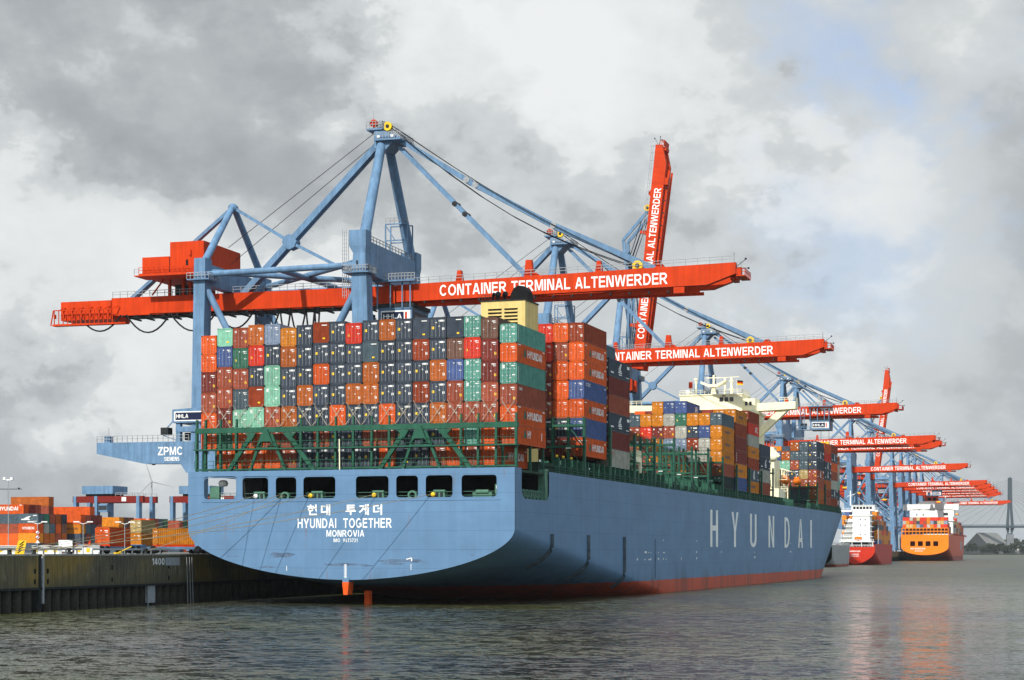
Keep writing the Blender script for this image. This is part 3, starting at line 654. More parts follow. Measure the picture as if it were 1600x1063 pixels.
# hatch coamings, walkway rails and side posts
mb = MB(); mb.box(-21, 21, 20, 200, ZD + .002, 20.0, M_deck); mb.box(-20, 20, 236, 306, ZD + .002, 19.2, M_deck)
for y in range(20, 200, 14): mb.box(-21.2, 21.2, y + .3, y + 13, 20.0, 20.5, M_deck)
mb.build('hatch_cover', SH)
pm = MB(); pm.prism([(-.32, 0), (.32, 0), (.2, 2.35), (-.2, 2.35)], 'x', -.3, .3, M_green); pm.box(-.3, .3, -.3, .3, 2.35, 2.5, M_green); pme = pm.mesh('side_post')
pm = MB(); pm.prism([(-.3, 0), (.3, 0), (.2, 1.9), (-.2, 1.9)], 'x', -.28, .28, M_green); pm.box(-.28, .28, -.28, .28, 1.9, 2.0, M_green); pms = pm.mesh('side_post')
y = 20.0; k = 0
while y < 306 and k < 98:
    if not (212 < y < 234):
        tall = y < 130
        f = 1.0 if y < 268 else max(.05, 1 - ((y - 268)/98)**2.6)
        obj('side_post', pme if tall else pms, SH, (HB*f - .62, y, ZD)); k += 1
    y += 2.9
mb = MB()
pts = [(r[-1][0]*.99, r[-1][1], ZD) for r in hrows if r[-1][1] >= 18]
mb.rail(pts, 1.15, 1.6, .035, M_green, (1, .66, .33)); mb.rail([(-x, y, z) for x, y, z in pts], 1.15, 2.4, .035, M_green)
mb.build('deck_rail', SH)
# after lashing bridge with its two big A-frames
LB = MB(); yb = 1.55
LB.box(-24.45, 24.3, yb, yb + .7, 24.2, 24.95, M_green); LB.box(-24.45, 24.3, yb - .5, yb + 1.0, 21.75, 21.95, M_green); LB.box(-24.45, 24.3, yb, yb + .4, 18.9, 19.15, M_green)
lb = LB.build('lashing_bridge', SH)
pm = MB(); pm.box(-.15, .15, 0, .45, 18.7, 24.2, M_green); pm.box(-.12, .12, .1, .45, 25.0, 26.2, M_green); pme2 = pm.mesh('bridge_post')
for x in (-24.3, -22.9, -20.5, -18.0, -7.9, -5.3, -2.6, .1, 2.9, 5.5, 16.1, 18.6, 21.2, 24.05): obj('bridge_post', pme2, lb, (x, yb + .05, 0))
LR = MB()
for z in (22.3, 22.9, 19.6, 20.2): LR.bar((-24.3, yb - .45, z), (24.2, yb - .45, z), .06, .06, M_green)
for i in range(33): x = -24.3 + 1.515*i; LR.bar((x, yb - .45, 21.95), (x, yb - .45, 23.0), .06, .06, M_green); LR.bar((x, yb - .45, 19.1), (x, yb - .45, 20.2), .05, .05, M_green)
LR.build('bridge_rail', lb)
am = MB()
am.bar((-2.0, 0, 24.1), (-5.9, 0, 18.75), .45, .58, M_green); am.bar((3.3, 0, 24.1), (7.5, 0, 18.75), .45, .58, M_green)
am.bar((-.5, -.05, 24.0), (-2.4, -.05, 18.75), .32, .36, M_green); am.bar((.9, -.05, 24.0), (3.1, -.05, 18.75), .32, .36, M_green)
am.prism([(-1.15, 22.2), (-.55, 22.9), (.9, 22.9), (1.4, 22.2), (.35, 24.6), (-.1, 24.6)], 'y', -.4, .35, M_green)
am.bar((-1.2, -.1, 21.9), (1.6, -.1, 21.9), .4, .35, M_green); am.prism([(-3.2, 24.1), (-2.2, 23.0), (-1.5, 24.1)], 'y', -.2, .3, M_green); am.prism([(2.7, 24.1), (3.7, 23.0), (4.8, 24.1)], 'y', -.2, .3, M_green)
ame = am.mesh('a_frame')
for x in (-13.2, 10.1): obj('a_frame', ame, lb, (x, yb - .1, 0))
mb = MB(); mb.bar((-1.55, .9, 18.7), (-1.6, .9, 23.0), .12, .12, M_cream); mb.build('stern_light_post', SH)

# lashing bridges along the ship
def lashing(y, z1, z2, xs, full=True):
    m = MB(); x0, x1 = xs
    for z in (z1, z2): m.box(x0, x1, y - .45, y + .45, z - .35, z, M_green)
    b = m.build('lashing_bridge', SH)
    p = MB(); p.box(-.17, .17, -.35, .35, ZD, z2 + 1.0, M_green); me = p.mesh('bridge_post')
    x = x1 - .2
    while x > x0: obj('bridge_post', me, b, (x, y, 0)); x -= 2.525
    r = MB()
    for z in (z1, z2):
        for dz in (.55, 1.1): r.bar((x0, y - .45, z + dz), (x1, y - .45, z + dz), .06, .06, M_green)
    for i in range(int((x1 - x0)/2.525*2)): r.bar((x0 + i*1.26, y - .45, z1), (x0 + i*1.26, y - .45, z1 + 1.1), .05, .05, M_green); r.bar((x0 + i*1.26, y - .45, z2), (x0 + i*1.26, y - .45, z2 + 1.1), .05, .05, M_green)
    for x in (x1 - .2, x1 - 7.8, x1 - 15.4):      # X-bracing and light fittings
        r.bar((x, y + .1, ZD + 1.5), (x - 2.5, y + .1, z1 - .4), .14, .14, M_green); r.bar((x, y + .1, z1), (x - 2.5, y + .1, z2 - .4), .14, .14, M_green)
    for i in range(3): r.box(x1 - 3 - i*5, x1 - 2.2 - i*5, y - .62, y - .5, z1 - .5, z1 - .36, M_label)
    r.build('bridge_rail', b)
for y, z1, z2 in ((32.7, 23.6, 26.8), (46.7, 22.9, 26.4), (61.3, 22.8, 26.0), (74.5, 22.6, 26.5), (88.4, 22.6, 27.2), (102.4, 22.6, 26.5), (116.3, 22.6, 27.0), (129.6, 22.4, 26.0), (143.7, 22.2, 25.0), (157.3, 22.2, 25.0), (171.0, 22.2, 25.0), (184.8, 22.2, 26.2)):
    lashing(y, z1, z2, (-10.0, 24.3))
for y in (251.2, 265.1): lashing(y, 21.8, 25.4, (-6.0, 24.0))
# pale pedestals with lamps on the empty hatches
pm = MB(); pm.prism([(-.45, 0), (.45, 0), (.3, 2.6), (-.3, 2.6)], 'y', -.4, .4, M_gpale); pm.box(-.35, .35, -.35, .35, 2.6, 3.4, M_green); ped = pm.mesh('pedestal')
lm = MB(); lm.lathe([(0, 0), (.18, .05), (.22, .22), (.15, .4), (0, .45)], (0, 0, 0), M_yellow, 8); lme = lm.mesh('deck_lamp')
for y in range(66, 130, 7): obj('pedestal', ped, SH, (21.9, y, ZD + .0)); obj('deck_lamp', lme, SH, (22.9, y + 3, ZD + 2.2))
for y in (22, 25, 29): obj('deck_lamp', lme, SH, (23.2, y, ZD + 2.6))
# cream davit frame beside the third bay
mb = MB(); mb.box(21.6, 24.0, 62.3, 66.2, 22.6, 23.4, M_cream); mb.box(23.6, 24.0, 65.6, 66.2, 20.8, 22.6, M_cream)
for x, y in ((21.8, 62.5), (23.8, 62.5), (21.8, 66.0)): mb.bar((x, y, ZD), (x, y, 22.6), .25, .25, M_cream)
mb.rail([(21.7, 62.4, 23.4), (23.9, 62.4, 23.4), (23.9, 66.1, 23.4)], 1.1, .7, .06, M_cream); mb.build('davit_frame', SH)
# funnel
fx0, fx1, fy0, fy1, fz = 11.35, 18.3, 22.0, 27.6, 44.6
mb = MB(); mb.prism([(fx0, fy0), (fx1, fy0), (fx1 + .1, fy1), (fx0, fy1)], 'z', 20, fz, M_yel); fun = mb.build('funnel', SH)
mb = MB()
for a, b in ((12.5, 14.6), (15.05, 17.1)):
    for i in range(5): mb.box(a, b, fy0 - .06, fy0 - .005, 43.1 - i*.52, 43.3 - i*.52, M_black); mb.box(a - .02, b + .02, fy0 - .16, fy0 - .01, 43.32 - i*.52, 43.38 - i*.52, M_yel)
mb.build('louvre', fun)
mb = MB(); mb.prism([(15.7, 44.61), (18.5, 44.61), (18.35, 45.9), (17.9, 46.6), (17.0, 46.75), (16.3, 46.4), (15.8, 45.5)], 'y', fy0 + .6, fy0 + 3.2, M_black); mb.build('exhaust_cowl', fun)
for x, r in ((13.6, .42), (14.7, .4), (12.9, .25)):
    mb = MB(); mb.tube([(x, fy0 + 1, 44.6), (x, fy0 + 1, 45.4), (x + .3, fy0 + .7, 45.7)], r, M_black, 10); mb.build('exhaust_pipe', fun)
mb = MB(); mb.box(11.2, 18.5, fy0 - .1, fy1 + .1, fz - .16, fz + .02, M_dark); mb.rail([(11.4, fy0, fz), (12.7, fy0, fz)], .8, .5, .03, M_dark); mb.build('funnel_rim', fun)
# accommodation block with bridge wings
mb = MB(); mb.box(-18.5, 18.5, 205, 218, ZD - 1.2, 30.5, M_cream); mb.box(-14, 14, 205.2, 218, 30.5, 42.4, M_cream); mb.box(-14.3, 14.3, 204.4, 218.4, 42.4, 43.0, M_cream); ac = mb.build('accommodation', SH, loc=(0, 12.5, .9)); ac.scale.x = .93
mb = MB(); mb.prism([(-8, 43.0), (10, 43.0), (10, 47.4), (-8, 47.4)], 'y', 207, 217, M_cream); mb.box(-8.2, 10.2, 206.8, 217.2, 47.4, 47.7, M_cream); mb.box(10, 13.5, 208, 215, 43.0, 46.4, M_cream); wh = mb.build('wheelhouse', ac)
mb = MB()
for x in (3.5, 4.95, 6.4): mb.box(x, x + 1.1, 206.9, 207.0, 45.7, 46.8, M_glass)
for x in (10.6, 11.8): mb.box(x, x + .7, 207.9, 208.0, 44.6, 45.6, M_glass)
mb.box(4.2, 5.2, 206.9, 207, 47.05, 47.25, M_dark)
mb.build('wheelhouse_window', wh)
for sg in (1, -1):
    mb = MB(); mb.prism([(13.4, 43.2), (24.6, 43.6), (24.6, 45.5), (13.4, 45.2)] if sg > 0 else [(-24.6, 43.6), (-13.4, 43.2), (-13.4, 45.2), (-24.6, 45.5)], 'y', 209.5, 213.5, M_cream)
    a = [(13.95, 36.2), (22.6, 43.6), (19.6, 43.5), (13.95, 38.6)]
    mb.prism(a if sg > 0 else [(-x, z) for x, z in a[::-1]], 'y', 210.2, 212.4, M_cream)
    mb.rail([(sg*20, 209.6, 45.5), (sg*24.5, 209.6, 45.5), (sg*24.5, 213.4, 45.5)], 1.1, 1.2, .06, M_cream); mb.build('bridge_wing', ac)
mb = MB()
for z in (22, 25, 28, 31, 34, 37, 40):
    w_ = 23.4 if z < 26 else (18.4 if z < 31 else 14.2); mb.box(-18.6 if z < 31 else -14.2, w_, 203.2, 205, z - .15, z, M_cream); mb.rail([(-18 if z < 31 else -14, 203.3, z), (w_, 203.3, z)], 1.05, 1.5, .05, M_cream)
mb.build('outside_deck', ac)
mb = MB()
for z in (22.4, 25.4, 28.4, 31.4, 34.4, 37.4): 
    for x in range(-12, 13, 4): mb.box(x, x + .8, 204.93, 205.19, z + .5, z + 1.4, M_glass)
mb.build('cabin_window', ac)
mb = MB(); mb.bar((.6, 212, 47.7), (.6, 212, 50.0), 1.5, 1.5, M_cream, .9, .9); mb.prism([(-3.0, 50.9), (-.4, 50.0), (1.8, 50.0), (4.4, 51.4), (4.4, 51.8), (1.6, 50.7), (-.6, 50.7), (-3.0, 51.6)], 'y', 211, 213, M_cream); mb.bar((.6, 212, 50.6), (.6, 212, 53.2), .5, .5, M_cream); mb.bar((-1.5, 212, 52.5), (2.7, 212, 52.5), .18, .22, M_cream); mb.bar((3.9, 212, 47.7), (3.9, 212, 52.4), .5, .5, M_cream); mb.bar((1.5, 212, 52.4), (8, 212, 52.6), .15, .15, M_cream); mb.build('radar_mast', ac)
mb = MB(); mb.bar((-4.6, 212, 47.7), (-4.6, 212, 52.3), .5, .5, M_cream); mb.box(-5.1, -4.1, 211.6, 212.4, 52, 52.5, M_cream); mb.build('signal_mast', ac)
mb = MB(); mb.bar((5.8, 212, 47.7), (5.8, 212, 52.6), .55, .55, M_cream); mb.box(5.2, 6.4, 211.6, 212.4, 49.2, 49.5, M_cream); mb.box(5.2, 6.4, 211.6, 212.4, 51.4, 51.7, M_cream); mb.build('lamp_mast', ac)
mb = MB(); mb.lathe([(0, 0), (.5, .1), (.75, .6), (.6, 1.2), (0, 1.5)], (-6.4, 210, 47.9), M_white, 12); mb.build('radome', ac)
mb = MB(); mb.rail([(-8, 206.9, 47.7), (10, 206.9, 47.7), (10, 217, 47.7)], 1.1, 1.2, .05, M_cream); mb.build('roof_rail', ac)
def flag(name, x, y, z, w, h, bands, label):
    mb = MB(); n = len(bands); nx = 6
    for b, m in enumerate(bands):
        vs = []
        for i in range(nx + 1):
            for zz in (z - h*b/n, z - h*(b+1)/n): vs.append((x + w*i/nx, y + .25*sin(i*1.3), zz - .12*i/nx*w))
        mb.add(vs, [(2*i, 2*i+1, 2*i+3, 2*i+2) for i in range(nx)], m)
    mb.bar((x, y, z - 3.2), (x, y, z + .3), .08, .08, M_cream)
    return mb.build(name, ac, label=label)
flag('flag', 7.6, 211, 51.6, 1.7, 1.2, (M_black, M_red, M_yellow), 'small black, red and gold flag')
mb = MB(); mb.tube([(-5.9, 211, 49.8), (-5.9, 211, 51.4)], .55, M_red, 10); mb.bar((-5.9, 211, 47.7), (-5.9, 211, 49.8), .1, .1, M_cream); mb.build('red_drum', ac)
mb = MB(); mb.prism([(18.6, 19), (22.6, 19), (22.6, 22.4), (18.6, 22.4)], 'y', 196, 204, M_cream); mb.prism([(19, 25.2), (20.2, 25.2), (20.6, 33), (19.2, 33)], 'y', 199, 203, M_cream); mb.bar((19.6, 200, 33), (22.4, 198, 30.5), .5, .5, M_cream); mb.bar((20.6, 198, 22), (20.6, 198, 30), .9, .9, M_cream); mb.lathe([(0, 0), (1.1, .2), (1.3, 1), (.9, 1.9), (0, 2)], (20.6, 198, 29.4), M_cream, 10); mb.build('provision_crane', ac)
for y in (206.2, 214.6):
    lf = MB(); lf.lathe([(0, 0), (.8, .25), (1.25, 1.2), (1.4, 3), (1.35, 5), (1.0, 6.2), (0, 6.8)], (0, 0, 0), M_orange, 14, 'y'); lf.box(-.9, .9, 2, 4.8, 1.0, 1.75, M_orange)
    for yy in (1.3, 5.2): lf.bar((0, yy, 1.3), (0, yy, 2.6), .14, .14, M_cream)
    o = lf.build('lifeboat', None, loc=(20.4 if y < 210 else 22.0, y + 12.5, 25.8)); o.scale = (.72, .8, .72); tag(o, 'orange enclosed lifeboat hanging beside the cream deckhouse' + (', nearer the stern' if y < 210 else ', nearer the bow'), 'lifeboat', 'lifeboats on the big blue ship')
mb = MB()
for y in (206.2, 207.5, 211.4, 214.6, 215.9, 219.8): mb.bar((20.4, y, ZD), (20.4, y, 28), .35, .35, M_cream); mb.bar((20.4, y, 28), (22.6, y, 27.5), .3, .3, M_cream)
mb.build('boat_davit', ac)
# foremast
mb = MB(); mb.bar((0, 345, ZT), (0, 345, 36), 1.0, 1.0, M_cream, .5, .5); mb.box(-1.5, 1.5, 344, 346, 33, 33.3, M_cream); mb.build('foremast', SH)

# ------------------------------------------------------------------ containers
CL = dict(o=(.80, .125, .022), r=(.76, .055, .028), b=(.40, .095, .052), d=(.235, .045, .035), n=(.064, .082, .112), s=(.10, .145, .175), t=(.135, .395, .315),
          m=(.27, .60, .43), g=(.06, .20, .13), e=(.085, .135, .33), k=(.205, .105, .075), c=(.74, .255, .022), a=(.52, .135, .028), w=(.50, .49, .42), l=(.27, .34, .47), h=(.34, .06, .022), f=(.03, .052, .052), y=(.62, .45, .19))
CN = dict(o='bright orange', r='bright red', b='rusty brown', d='dark maroon', n='dark navy', s='slate grey', t='teal', m='mint green', g='dark green', e='mid blue', k='dark brown', c='yellow orange', a='orange brown', w='pale beige', l='light grey blue', h='red brown', f='blackish green', y='tan')
HC, LC, CLEN = 2.90, 2.59, 12.19
def corr(mb, fixed, axis, a, b, z0, z1, depth, pitch, sgn, mat):
    """corrugated sheet: vertical folds along x or y"""
    n = max(2, int((b - a)/pitch)); pitch = (b - a)/n; prof = []
    for i in range(n):
        s = a + i*pitch
        prof += [(s, 0), (s + pitch*.28, 0), (s + pitch*.5, depth), (s + pitch*.78, depth)]
    prof.append((b, 0)); vs = []
    for s, d in prof:
        f = fixed - sgn*d
        for z in (z0, z1): vs.append((f, s, z) if axis == 'y' else (s, f, z))
    fs = []
    for i in range(len(prof) - 1):
        q = (2*i, 2*i+2, 2*i+3, 2*i+1); fs.append(q if (sgn > 0) == (axis == 'y') else q[::-1])
    mb.add(vs, fs, mat)
def body_mesh(h, L=CLEN, pitch=.30):
    mb = MB(); w = 1.219; M = M_box
    for x in (-w, w - .14):
        for y in (0, L - .14): mb.box(x, x + .14, y, y + .14, 0, h, M)
        mb.box(x, x + .14, .14, L - .14, 0, .16, M); mb.box(x + (.02 if x < 0 else .02), x + .12, .14, L - .14, h - .12, h - .003, M)
    for y in (0.002, L - .122): mb.box(-w + .14, w - .14, y, y + .12, 0, .16, M); mb.box(-w + .14, w - .14, y, y + .12, h - .12, h - .002, M)
    corr(mb, w - .012, 'y', .14, L - .14, .16, h - .12, .045, pitch, 1, M); corr(mb, -w + .012, 'y', .14, L - .14, .16, h - .12, .045, pitch, -1, M)
    corr(mb, L - .02, 'x', -w + .14, w - .14, .16, h - .12, .045, pitch, 1, M)
    mb.add([(-w + .1, .1, h - .05), (w - .1, .1, h - .05), (w - .1, L - .1, h - .05), (-w + .1, L - .1, h - .05)], [(0, 1, 2, 3)], M)
    mb.add([(-w + .1, .1, .12), (w - .1, .1, .12), (w - .1, L - .1, .12), (-w + .1, L - .1, .12)], [(3, 2, 1, 0)], M)
    for x in (-w - .004, w - .166):
        for y in (-.006, L - .164):
            for z in (0.001, h - .121): mb.box(x, x + .17, y, y + .17, z, z + .12, M_dark)
    return mb.mesh('container')
BODY = {h: body_mesh(h) for h in (HC, LC)}; BODY20 = body_mesh(LC, 6.06)
def door_mesh(h, side, var):
    mb = MB(); x0, x1 = (-1.07, -.015) if side < 0 else (.015, 1.07); z0, z1 = .17, h - .13; M = M_box; n = 5
    mb.box(x0, x1, .05, .09, z0, z1, M)
    for i in range(n):     # raised horizontal panels
        a = z0 + .06 + (z1 - z0 - .1)*i/n; mb.box(x0 + .06, x1 - .06, .02, .05, a + .04, a + (z1 - z0 - .1)/n - .07, M)
    mb.box(x0, x0 + .05, .012, .05, z0, z1, M); mb.box(x1 - .05, x1, .012, .05, z0, z1, M)
    for xx in ((x0 + .22), (x1 - .22)):
        for zz in (z0 + .1, z0 + .95, z1 - .75, z1 - .1): mb.box(xx - .08, xx + .08, -.03, .02, zz - .05, zz + .05, M_label if var in 't' else M)
    rd = random.Random(ord(var)*7 + side)
    L_ = lambda a, b, c, d, m: mb.box(a, b, .006, .019, c, d, m)
    if var == 'n':
        if side < 0: L_(x0 + .16, x0 + .52, 1.25, 1.62, M_yellow); L_(x1 - .36, x1 - .12, 2.1, 2.22, M_label)
        else: L_(x0 + .12, x1 - .12, h - .62, h - .38, M_label); L_(x1 - .42, x1 - .1, 1.1, 1.45, M_label); L_(x0 + .12, x0 + .3, 1.55, 1.75, M_label)
    elif var in 'bdah':
        if side < 0: L_(x0 + .15, x0 + .42, h - .75, h - .45, M_label); L_(x0 + .1, x0 + .3, 1.0, 1.12, M_label)
        else: L_(x0 + .3, x1 - .15, h - .6, h - .46, M_label); L_(x0 + .5, x1 - .15, h - .82, h - .72, M_label); L_(x1 - .4, x1 - .12, .7, 1.1, M_yellow if var in 'bd' else M_label); L_(x0 + .1, x0 + .3, 1.35, 1.5, M_label)
    elif var in 'tm':
        if side < 0: L_(x0 + .12, x0 + .5, h - .8, h - .35, M_label)
        else: L_(x0 + .4, x1 - .12, h - .55, h - .42, M_label); L_(x0 + .5, x1 - .12, 1.1, 1.25, M_label); L_(x0 + .12, x0 + .35, .7, .85, M_label)
    else:
        if side > 0: L_(x0 + .35, x1 - .15, h - .6, h - .48, M_label); L_(x0 + .5, x1 - .12, h - .8, h - .72, M_label); L_(x0 + .55, x1 - .15, 1.3, 1.4, M_label)
        else: L_(x0 + .12, x0 + .3, 1.2, 1.3, M_label); L_(x1 - .3, x1 - .1, h - .6, h - .45, M_label); (L_(x0 + .15, x0 + .42, 1.0, 1.3, M_yellow) if var in 'rg' else None)
    return mb.mesh('door')
DOOR = {}
def doors(h, var):
    if (h, var) not in DOOR: DOOR[(h, var)] = (door_mesh(h, -1, var), door_mesh(h, 1, var))
    return DOOR[(h, var)]
mb = MB(); mb.box(-.026, .026, -.06, -.01, .10, 2.5, M_obj); BARM = mb.mesh('locking_bar')
ENDP = {}
for h in (HC, LC):
    mb = MB(); corr(mb, .02, 'x', -1.08, 1.08, .16, h - .12, .045, .27, -1, M_box); mb.box(.1, .9, -.0, .014, h - .5, h - .38, M_label); mb.box(.25, .6, 0, .014, .5, .72, M_yellow); ENDP[h] = mb.mesh('end_panel')
# side lettering meshes, standing on the +x side (read along +y)
def side_text(txt, y0, w, z0, h, mat, bold=.03): mb = MB(); text_on(mb, txt, (1.226, y0, z0), (0, 1, 0), (0, 0, 1), w, h, mat, bold); return mb
SIDE = {}
mb = side_text('HYUNDAI', 4.3, 6.2, .95, 1.05, M_white, .05); mb.add([(1.226, 2.7, .95), (1.226, 3.9, .95), (1.226, 3.55, 2.0), (1.226, 3.1, 2.0)], [(0, 1, 2, 3)], M_green); mb.box(1.22, 1.226, .4, 1.5, 2.35, 2.48, M_white); mb.box(1.22, 1.226, 10.9, 11.7, 2.3, 2.45, M_white); SIDE['H'] = mb.mesh('lettering')
mb = side_text('HY', 4.3, 1.5, .95, 1.05, M_white, .05); text_on(mb, 'I', (1.226, 10.3, .95), (0, 1, 0), (0, 0, 1), .22, 1.05, M_white); mb.add([(1.226, 2.7, .95), (1.226, 3.9, .95), (1.226, 3.55, 2.0), (1.226, 3.1, 2.0)], [(0, 1, 2, 3)], M_green); SIDE['W'] = mb.mesh('lettering')
SIDE['P'] = side_text('Hapag-Lloyd', 3.4, 4.6, 1.0, .85, M_navy, .03).mesh('lettering')
mb = side_text('APL', 7.6, 3.0, .7, 1.3, M_white, .05); SIDE['A'] = mb.mesh('lettering')
mb = side_text('CSC', 1.0, 2.4, 2.05, .5, M_white, .04); mb.box(1.22, 1.226, 10.9, 11.7, 2.3, 2.45, M_white); SIDE['C'] = mb.mesh('lettering')
mb = side_text('OK', .8, 1.4, 2.1, .4, M_white); SIDE['K'] = mb.mesh('lettering')
mb = side_text('OS', 1.0, 1.6, 2.0, .5, M_red); SIDE['R'] = mb.mesh('lettering')
mb = MB(); x = 1.226     # white sail emblem and small marks
E_ = lambda pts: mb.add([(x, y, z) for y, z in pts], [list(range(len(pts)))], M_white)
E_([(5.2, .95), (7.6, .95), (7.2, 1.15), (5.4, 1.15)]); E_([(5.5, 1.25), (7.4, 1.25), (6.9, 1.45), (5.9, 1.45)]); E_([(6.1, 1.5), (6.6, 1.5), (7.3, 2.5), (7.0, 2.5)]); E_([(5.4, 1.5), (5.8, 1.5), (7.0, 2.5), (6.7, 2.5)]); E_([(10.6, 2.0), (12.0, 2.0), (12.0, 2.5), (10.6, 2.5), ]); E_([(1.0, .6), (2.6, .6), (2.6, .85), (1, .85)]); E_([(10, .5), (11.9, .5), (11.9, .62), (10, .62)]); E_([(5.6, .6), (7.4, .6), (7.4, .78), (5.6, .78)])
SIDE['N'] = mb.mesh('lettering')
mb = MB(); mb.box(1.22, 1.226, .5, .62, .5, 2.4, M_label); SIDE['i'] = mb.mesh('lettering')
mb = MB(); [mb.box(1.22, 1.226, .9, 1.3, .5 + i*.5, .8 + i*.5, M_label) for i in range(4)]; SIDE['D'] = mb.mesh('lettering')
ORD = ['first', 'second', 'third', 'fourth', 'fifth', 'sixth', 'seventh', 'eighth', 'ninth', 'tenth', 'eleventh', 'twelfth', 'thirteenth', 'fourteenth', 'fifteenth', 'sixteenth', 'seventeenth', 'eighteenth', 'nineteenth', 'twentieth']
NCONT = 0
def container(c, x, y, z, h=HC, rz=0, label='', group=None, detail=2, side=None, parent_rot=None, body=None):
    """detail 2: doors with locking bars, 1: doors, 0: body alone"""
    global NCONT; NCONT += 1
    blank = c.isupper(); k = c.lower(); rd = random.random; q = .68 + .22*rd(); colr = tuple(min(.85, v*q) for v in CL[k])
    o = obj('shipping_container', body or BODY[h], None, (x, y, z), colr); o.rotation_euler.z = rz
    tag(o, label, 'container', group)
    if detail:
        if blank: obj('end_panel', ENDP[h], o, color=colr)
        else:
            for sd, me in zip((-1, 1), doors(h, k)):
                d = obj('door', me, o, color=colr)
                if detail > 1:
                    w = .33 if k in 'ntme' else .22; bc = tuple(v*(1 - w) + .6*w for v in colr)
                    for xx in (sd*.27, sd*.82): obj('locking_bar', BARM, d, (xx, 0, .05 if h == HC else -.12), bc)
    if side: obj('lettering', SIDE[side], o)
    return o
def tier_name(i, n): return 'top' if i == 0 else ('bottom' if i == n - 1 else ORD[i] + ' from top')
GAPV = .03
# first bay: nineteen stacks seen end-on at the stern
B1 = ['oodboo.', 'Mebbdgo', 'bgbsmoo', 'arnHmoo', 'lnmmbbo', 'canna bb'.replace(' ', ''), 'nnnannn', 'Hnonnbn', 'nnnnonn', 'rnnannn', 'nSaanbn', 'annnobo', 'nnnnnnN', 'Nhnhnnn', 'nnananb', 'Nkebboo', 'trttbtb', 'kddbboo', 'totboo.']
LOWS = {0: {0, 1, 4, 5}, 1: {0}, 2: {4}, 5: {0, 3}, 6: {2}, 18: {0, 1, 4, 5}, 17: {3}, 12: set(), 9: {1}}
SIDES1 = {0: 'i', 1: 'H', 2: 'i', 3: 'K', 4: 'H', 5: 'W'}
BASE1 = 19.2
for i, colm in enumerate(B1):
    x = -23.25 + 2.525*i if i < 18 else 22.42
    z = BASE1; n = len(colm.replace('.', ''))
    if i in (0, 18): z += 2.90
    for j in range(len(colm) - 1, -1, -1):
        ch = colm[j]
        if ch == '.': continue
        h = LC if j in LOWS.get(i, ()) else HC
        kind = 'plain end' if ch.isupper() else 'container'
        lab = f"{CN[ch.lower()]} {'ribbed-end container' if ch.isupper() else 'container'}, {tier_name(j, n)}, {ORD[i]} stern stack from the left"
        container(ch, x + random.uniform(-.03, .03), 3.3 + random.uniform(-.05, .05), z, h, 0, lab, 'containers stacked across the stern', 2, SIDES1.get(j) if i == 18 else ('H' if (i == 17 and j == 6) else None)); z += h + GAPV
    if i in (0, 18):        # pedestal carrying the outermost stack
        mb = MB()
        for xx in (-1.0, 1.0):
            for yy in (.3, 6, 11.6): mb.bar((x + xx, 3.4 + yy, ZD), (x + xx, 3.4 + yy, BASE1 + 2.9), .3, .3, M_green)
        mb.build('stack_pedestal', SH)
M_rod = paint('lashing_steel', (.42, .38, .30), .5, .3, 3)
# crossed lashing rods over the lower tiers of the stern stacks
mb = MB()
for i in range(19):
    x = -23.25 + 2.525*i if i < 18 else 22.42
    for a, b in (((-1.1, 25.1), (1.1, 28.3)), ((1.1, 25.1), (-1.1, 28.3)), ((-1.2, 25.1), (.95, 27.8)), ((1.2, 25.1), (-.95, 27.8))): mb.bar((x + a[0], 2.9, a[1]), (x + b[0], 3.2, b[1]), .034, .034, M_rod)
o = mb.build('lashing_rods', SH); o['kind'] = 'stuff'
GHOST = []
def bay(y0, base, cols, heights, where, group, sides={}, detail=1, x_out=22.42, vis=lambda c, j, n: True):
    """cols: stack index counted from the starboard side -> colours from top to bottom"""
    for ci, colm in cols.items():
        x = x_out - 2.525*ci; z = base; n = len(colm)
        for j in range(n - 1, -1, -1):
            ch = colm[j]; h = HC if heights == 'H' or (heights == 'M' and j % 2) else LC
            place = 'outermost stack' if ci == 0 else f'{ORD[ci]} stack inboard'
            if not vis(ci, j, n): GHOST.append((ch, x - 1.2, x + 1.2, y0, y0 + CLEN, z, z + h)); z += h + GAPV; continue
            container(ch, x, y0 + random.uniform(-.06, .06), z, h, 0, f"{CN[ch.lower()]} container, {tier_name(j, n)}, {place}, {where}", group, detail, sides.get((ci, j))); z += h + GAPV
bay(34.0, 22.05, {0: 'hooeoeo', 1: 'obooond', 2: 'rrddbnd', 3: 'sabbonb'}, 'H', 'behind the funnel', 'containers behind the funnel', {(0, 1): 'H', (0, 2): 'H', (0, 3): 'C', (0, 4): 'H', (0, 6): 'H'}, 2, vis=lambda c, j, n: c < 3)
bay(47.7, 21.1, {0: 'ndbndw', 1: 'snnnnnn'}, 'H', 'before the empty deck', 'containers before the empty deck', {(0, 0): 'N', (0, 3): 'N', (0, 5): 'R', (0, 4): 'D'}, 1, vis=lambda c, j, n: c == 0 or j == 0)
bay(130.8, 20.6, {0: 'scccbf', 1: 'cewwbn', 2: 'cnhwbn', 3: 'egwlbcn', 4: 'ewblcbn', 5: 'ccdccbn', 6: 'crbbbn', 7: 'sbbsbn'}, 'L', 'amidships', 'containers amidships', {(0, 1): 'P', (0, 2): 'P', (0, 3): 'P', (3, 0): 'A'}, 1, vis=lambda c, j, n: c == 0 or j < n - 2)
bay(144.4, 20.6, {0: 'chddce', 1: 'cbhcbn'}, 'H', 'second bay amidships', 'containers amidships', {(0, 0): 'P', (0, 4): 'P', (0, 3): 'D', (0, 5): 'K'}, 1, vis=lambda c, j, n: c == 0 or j == 0)
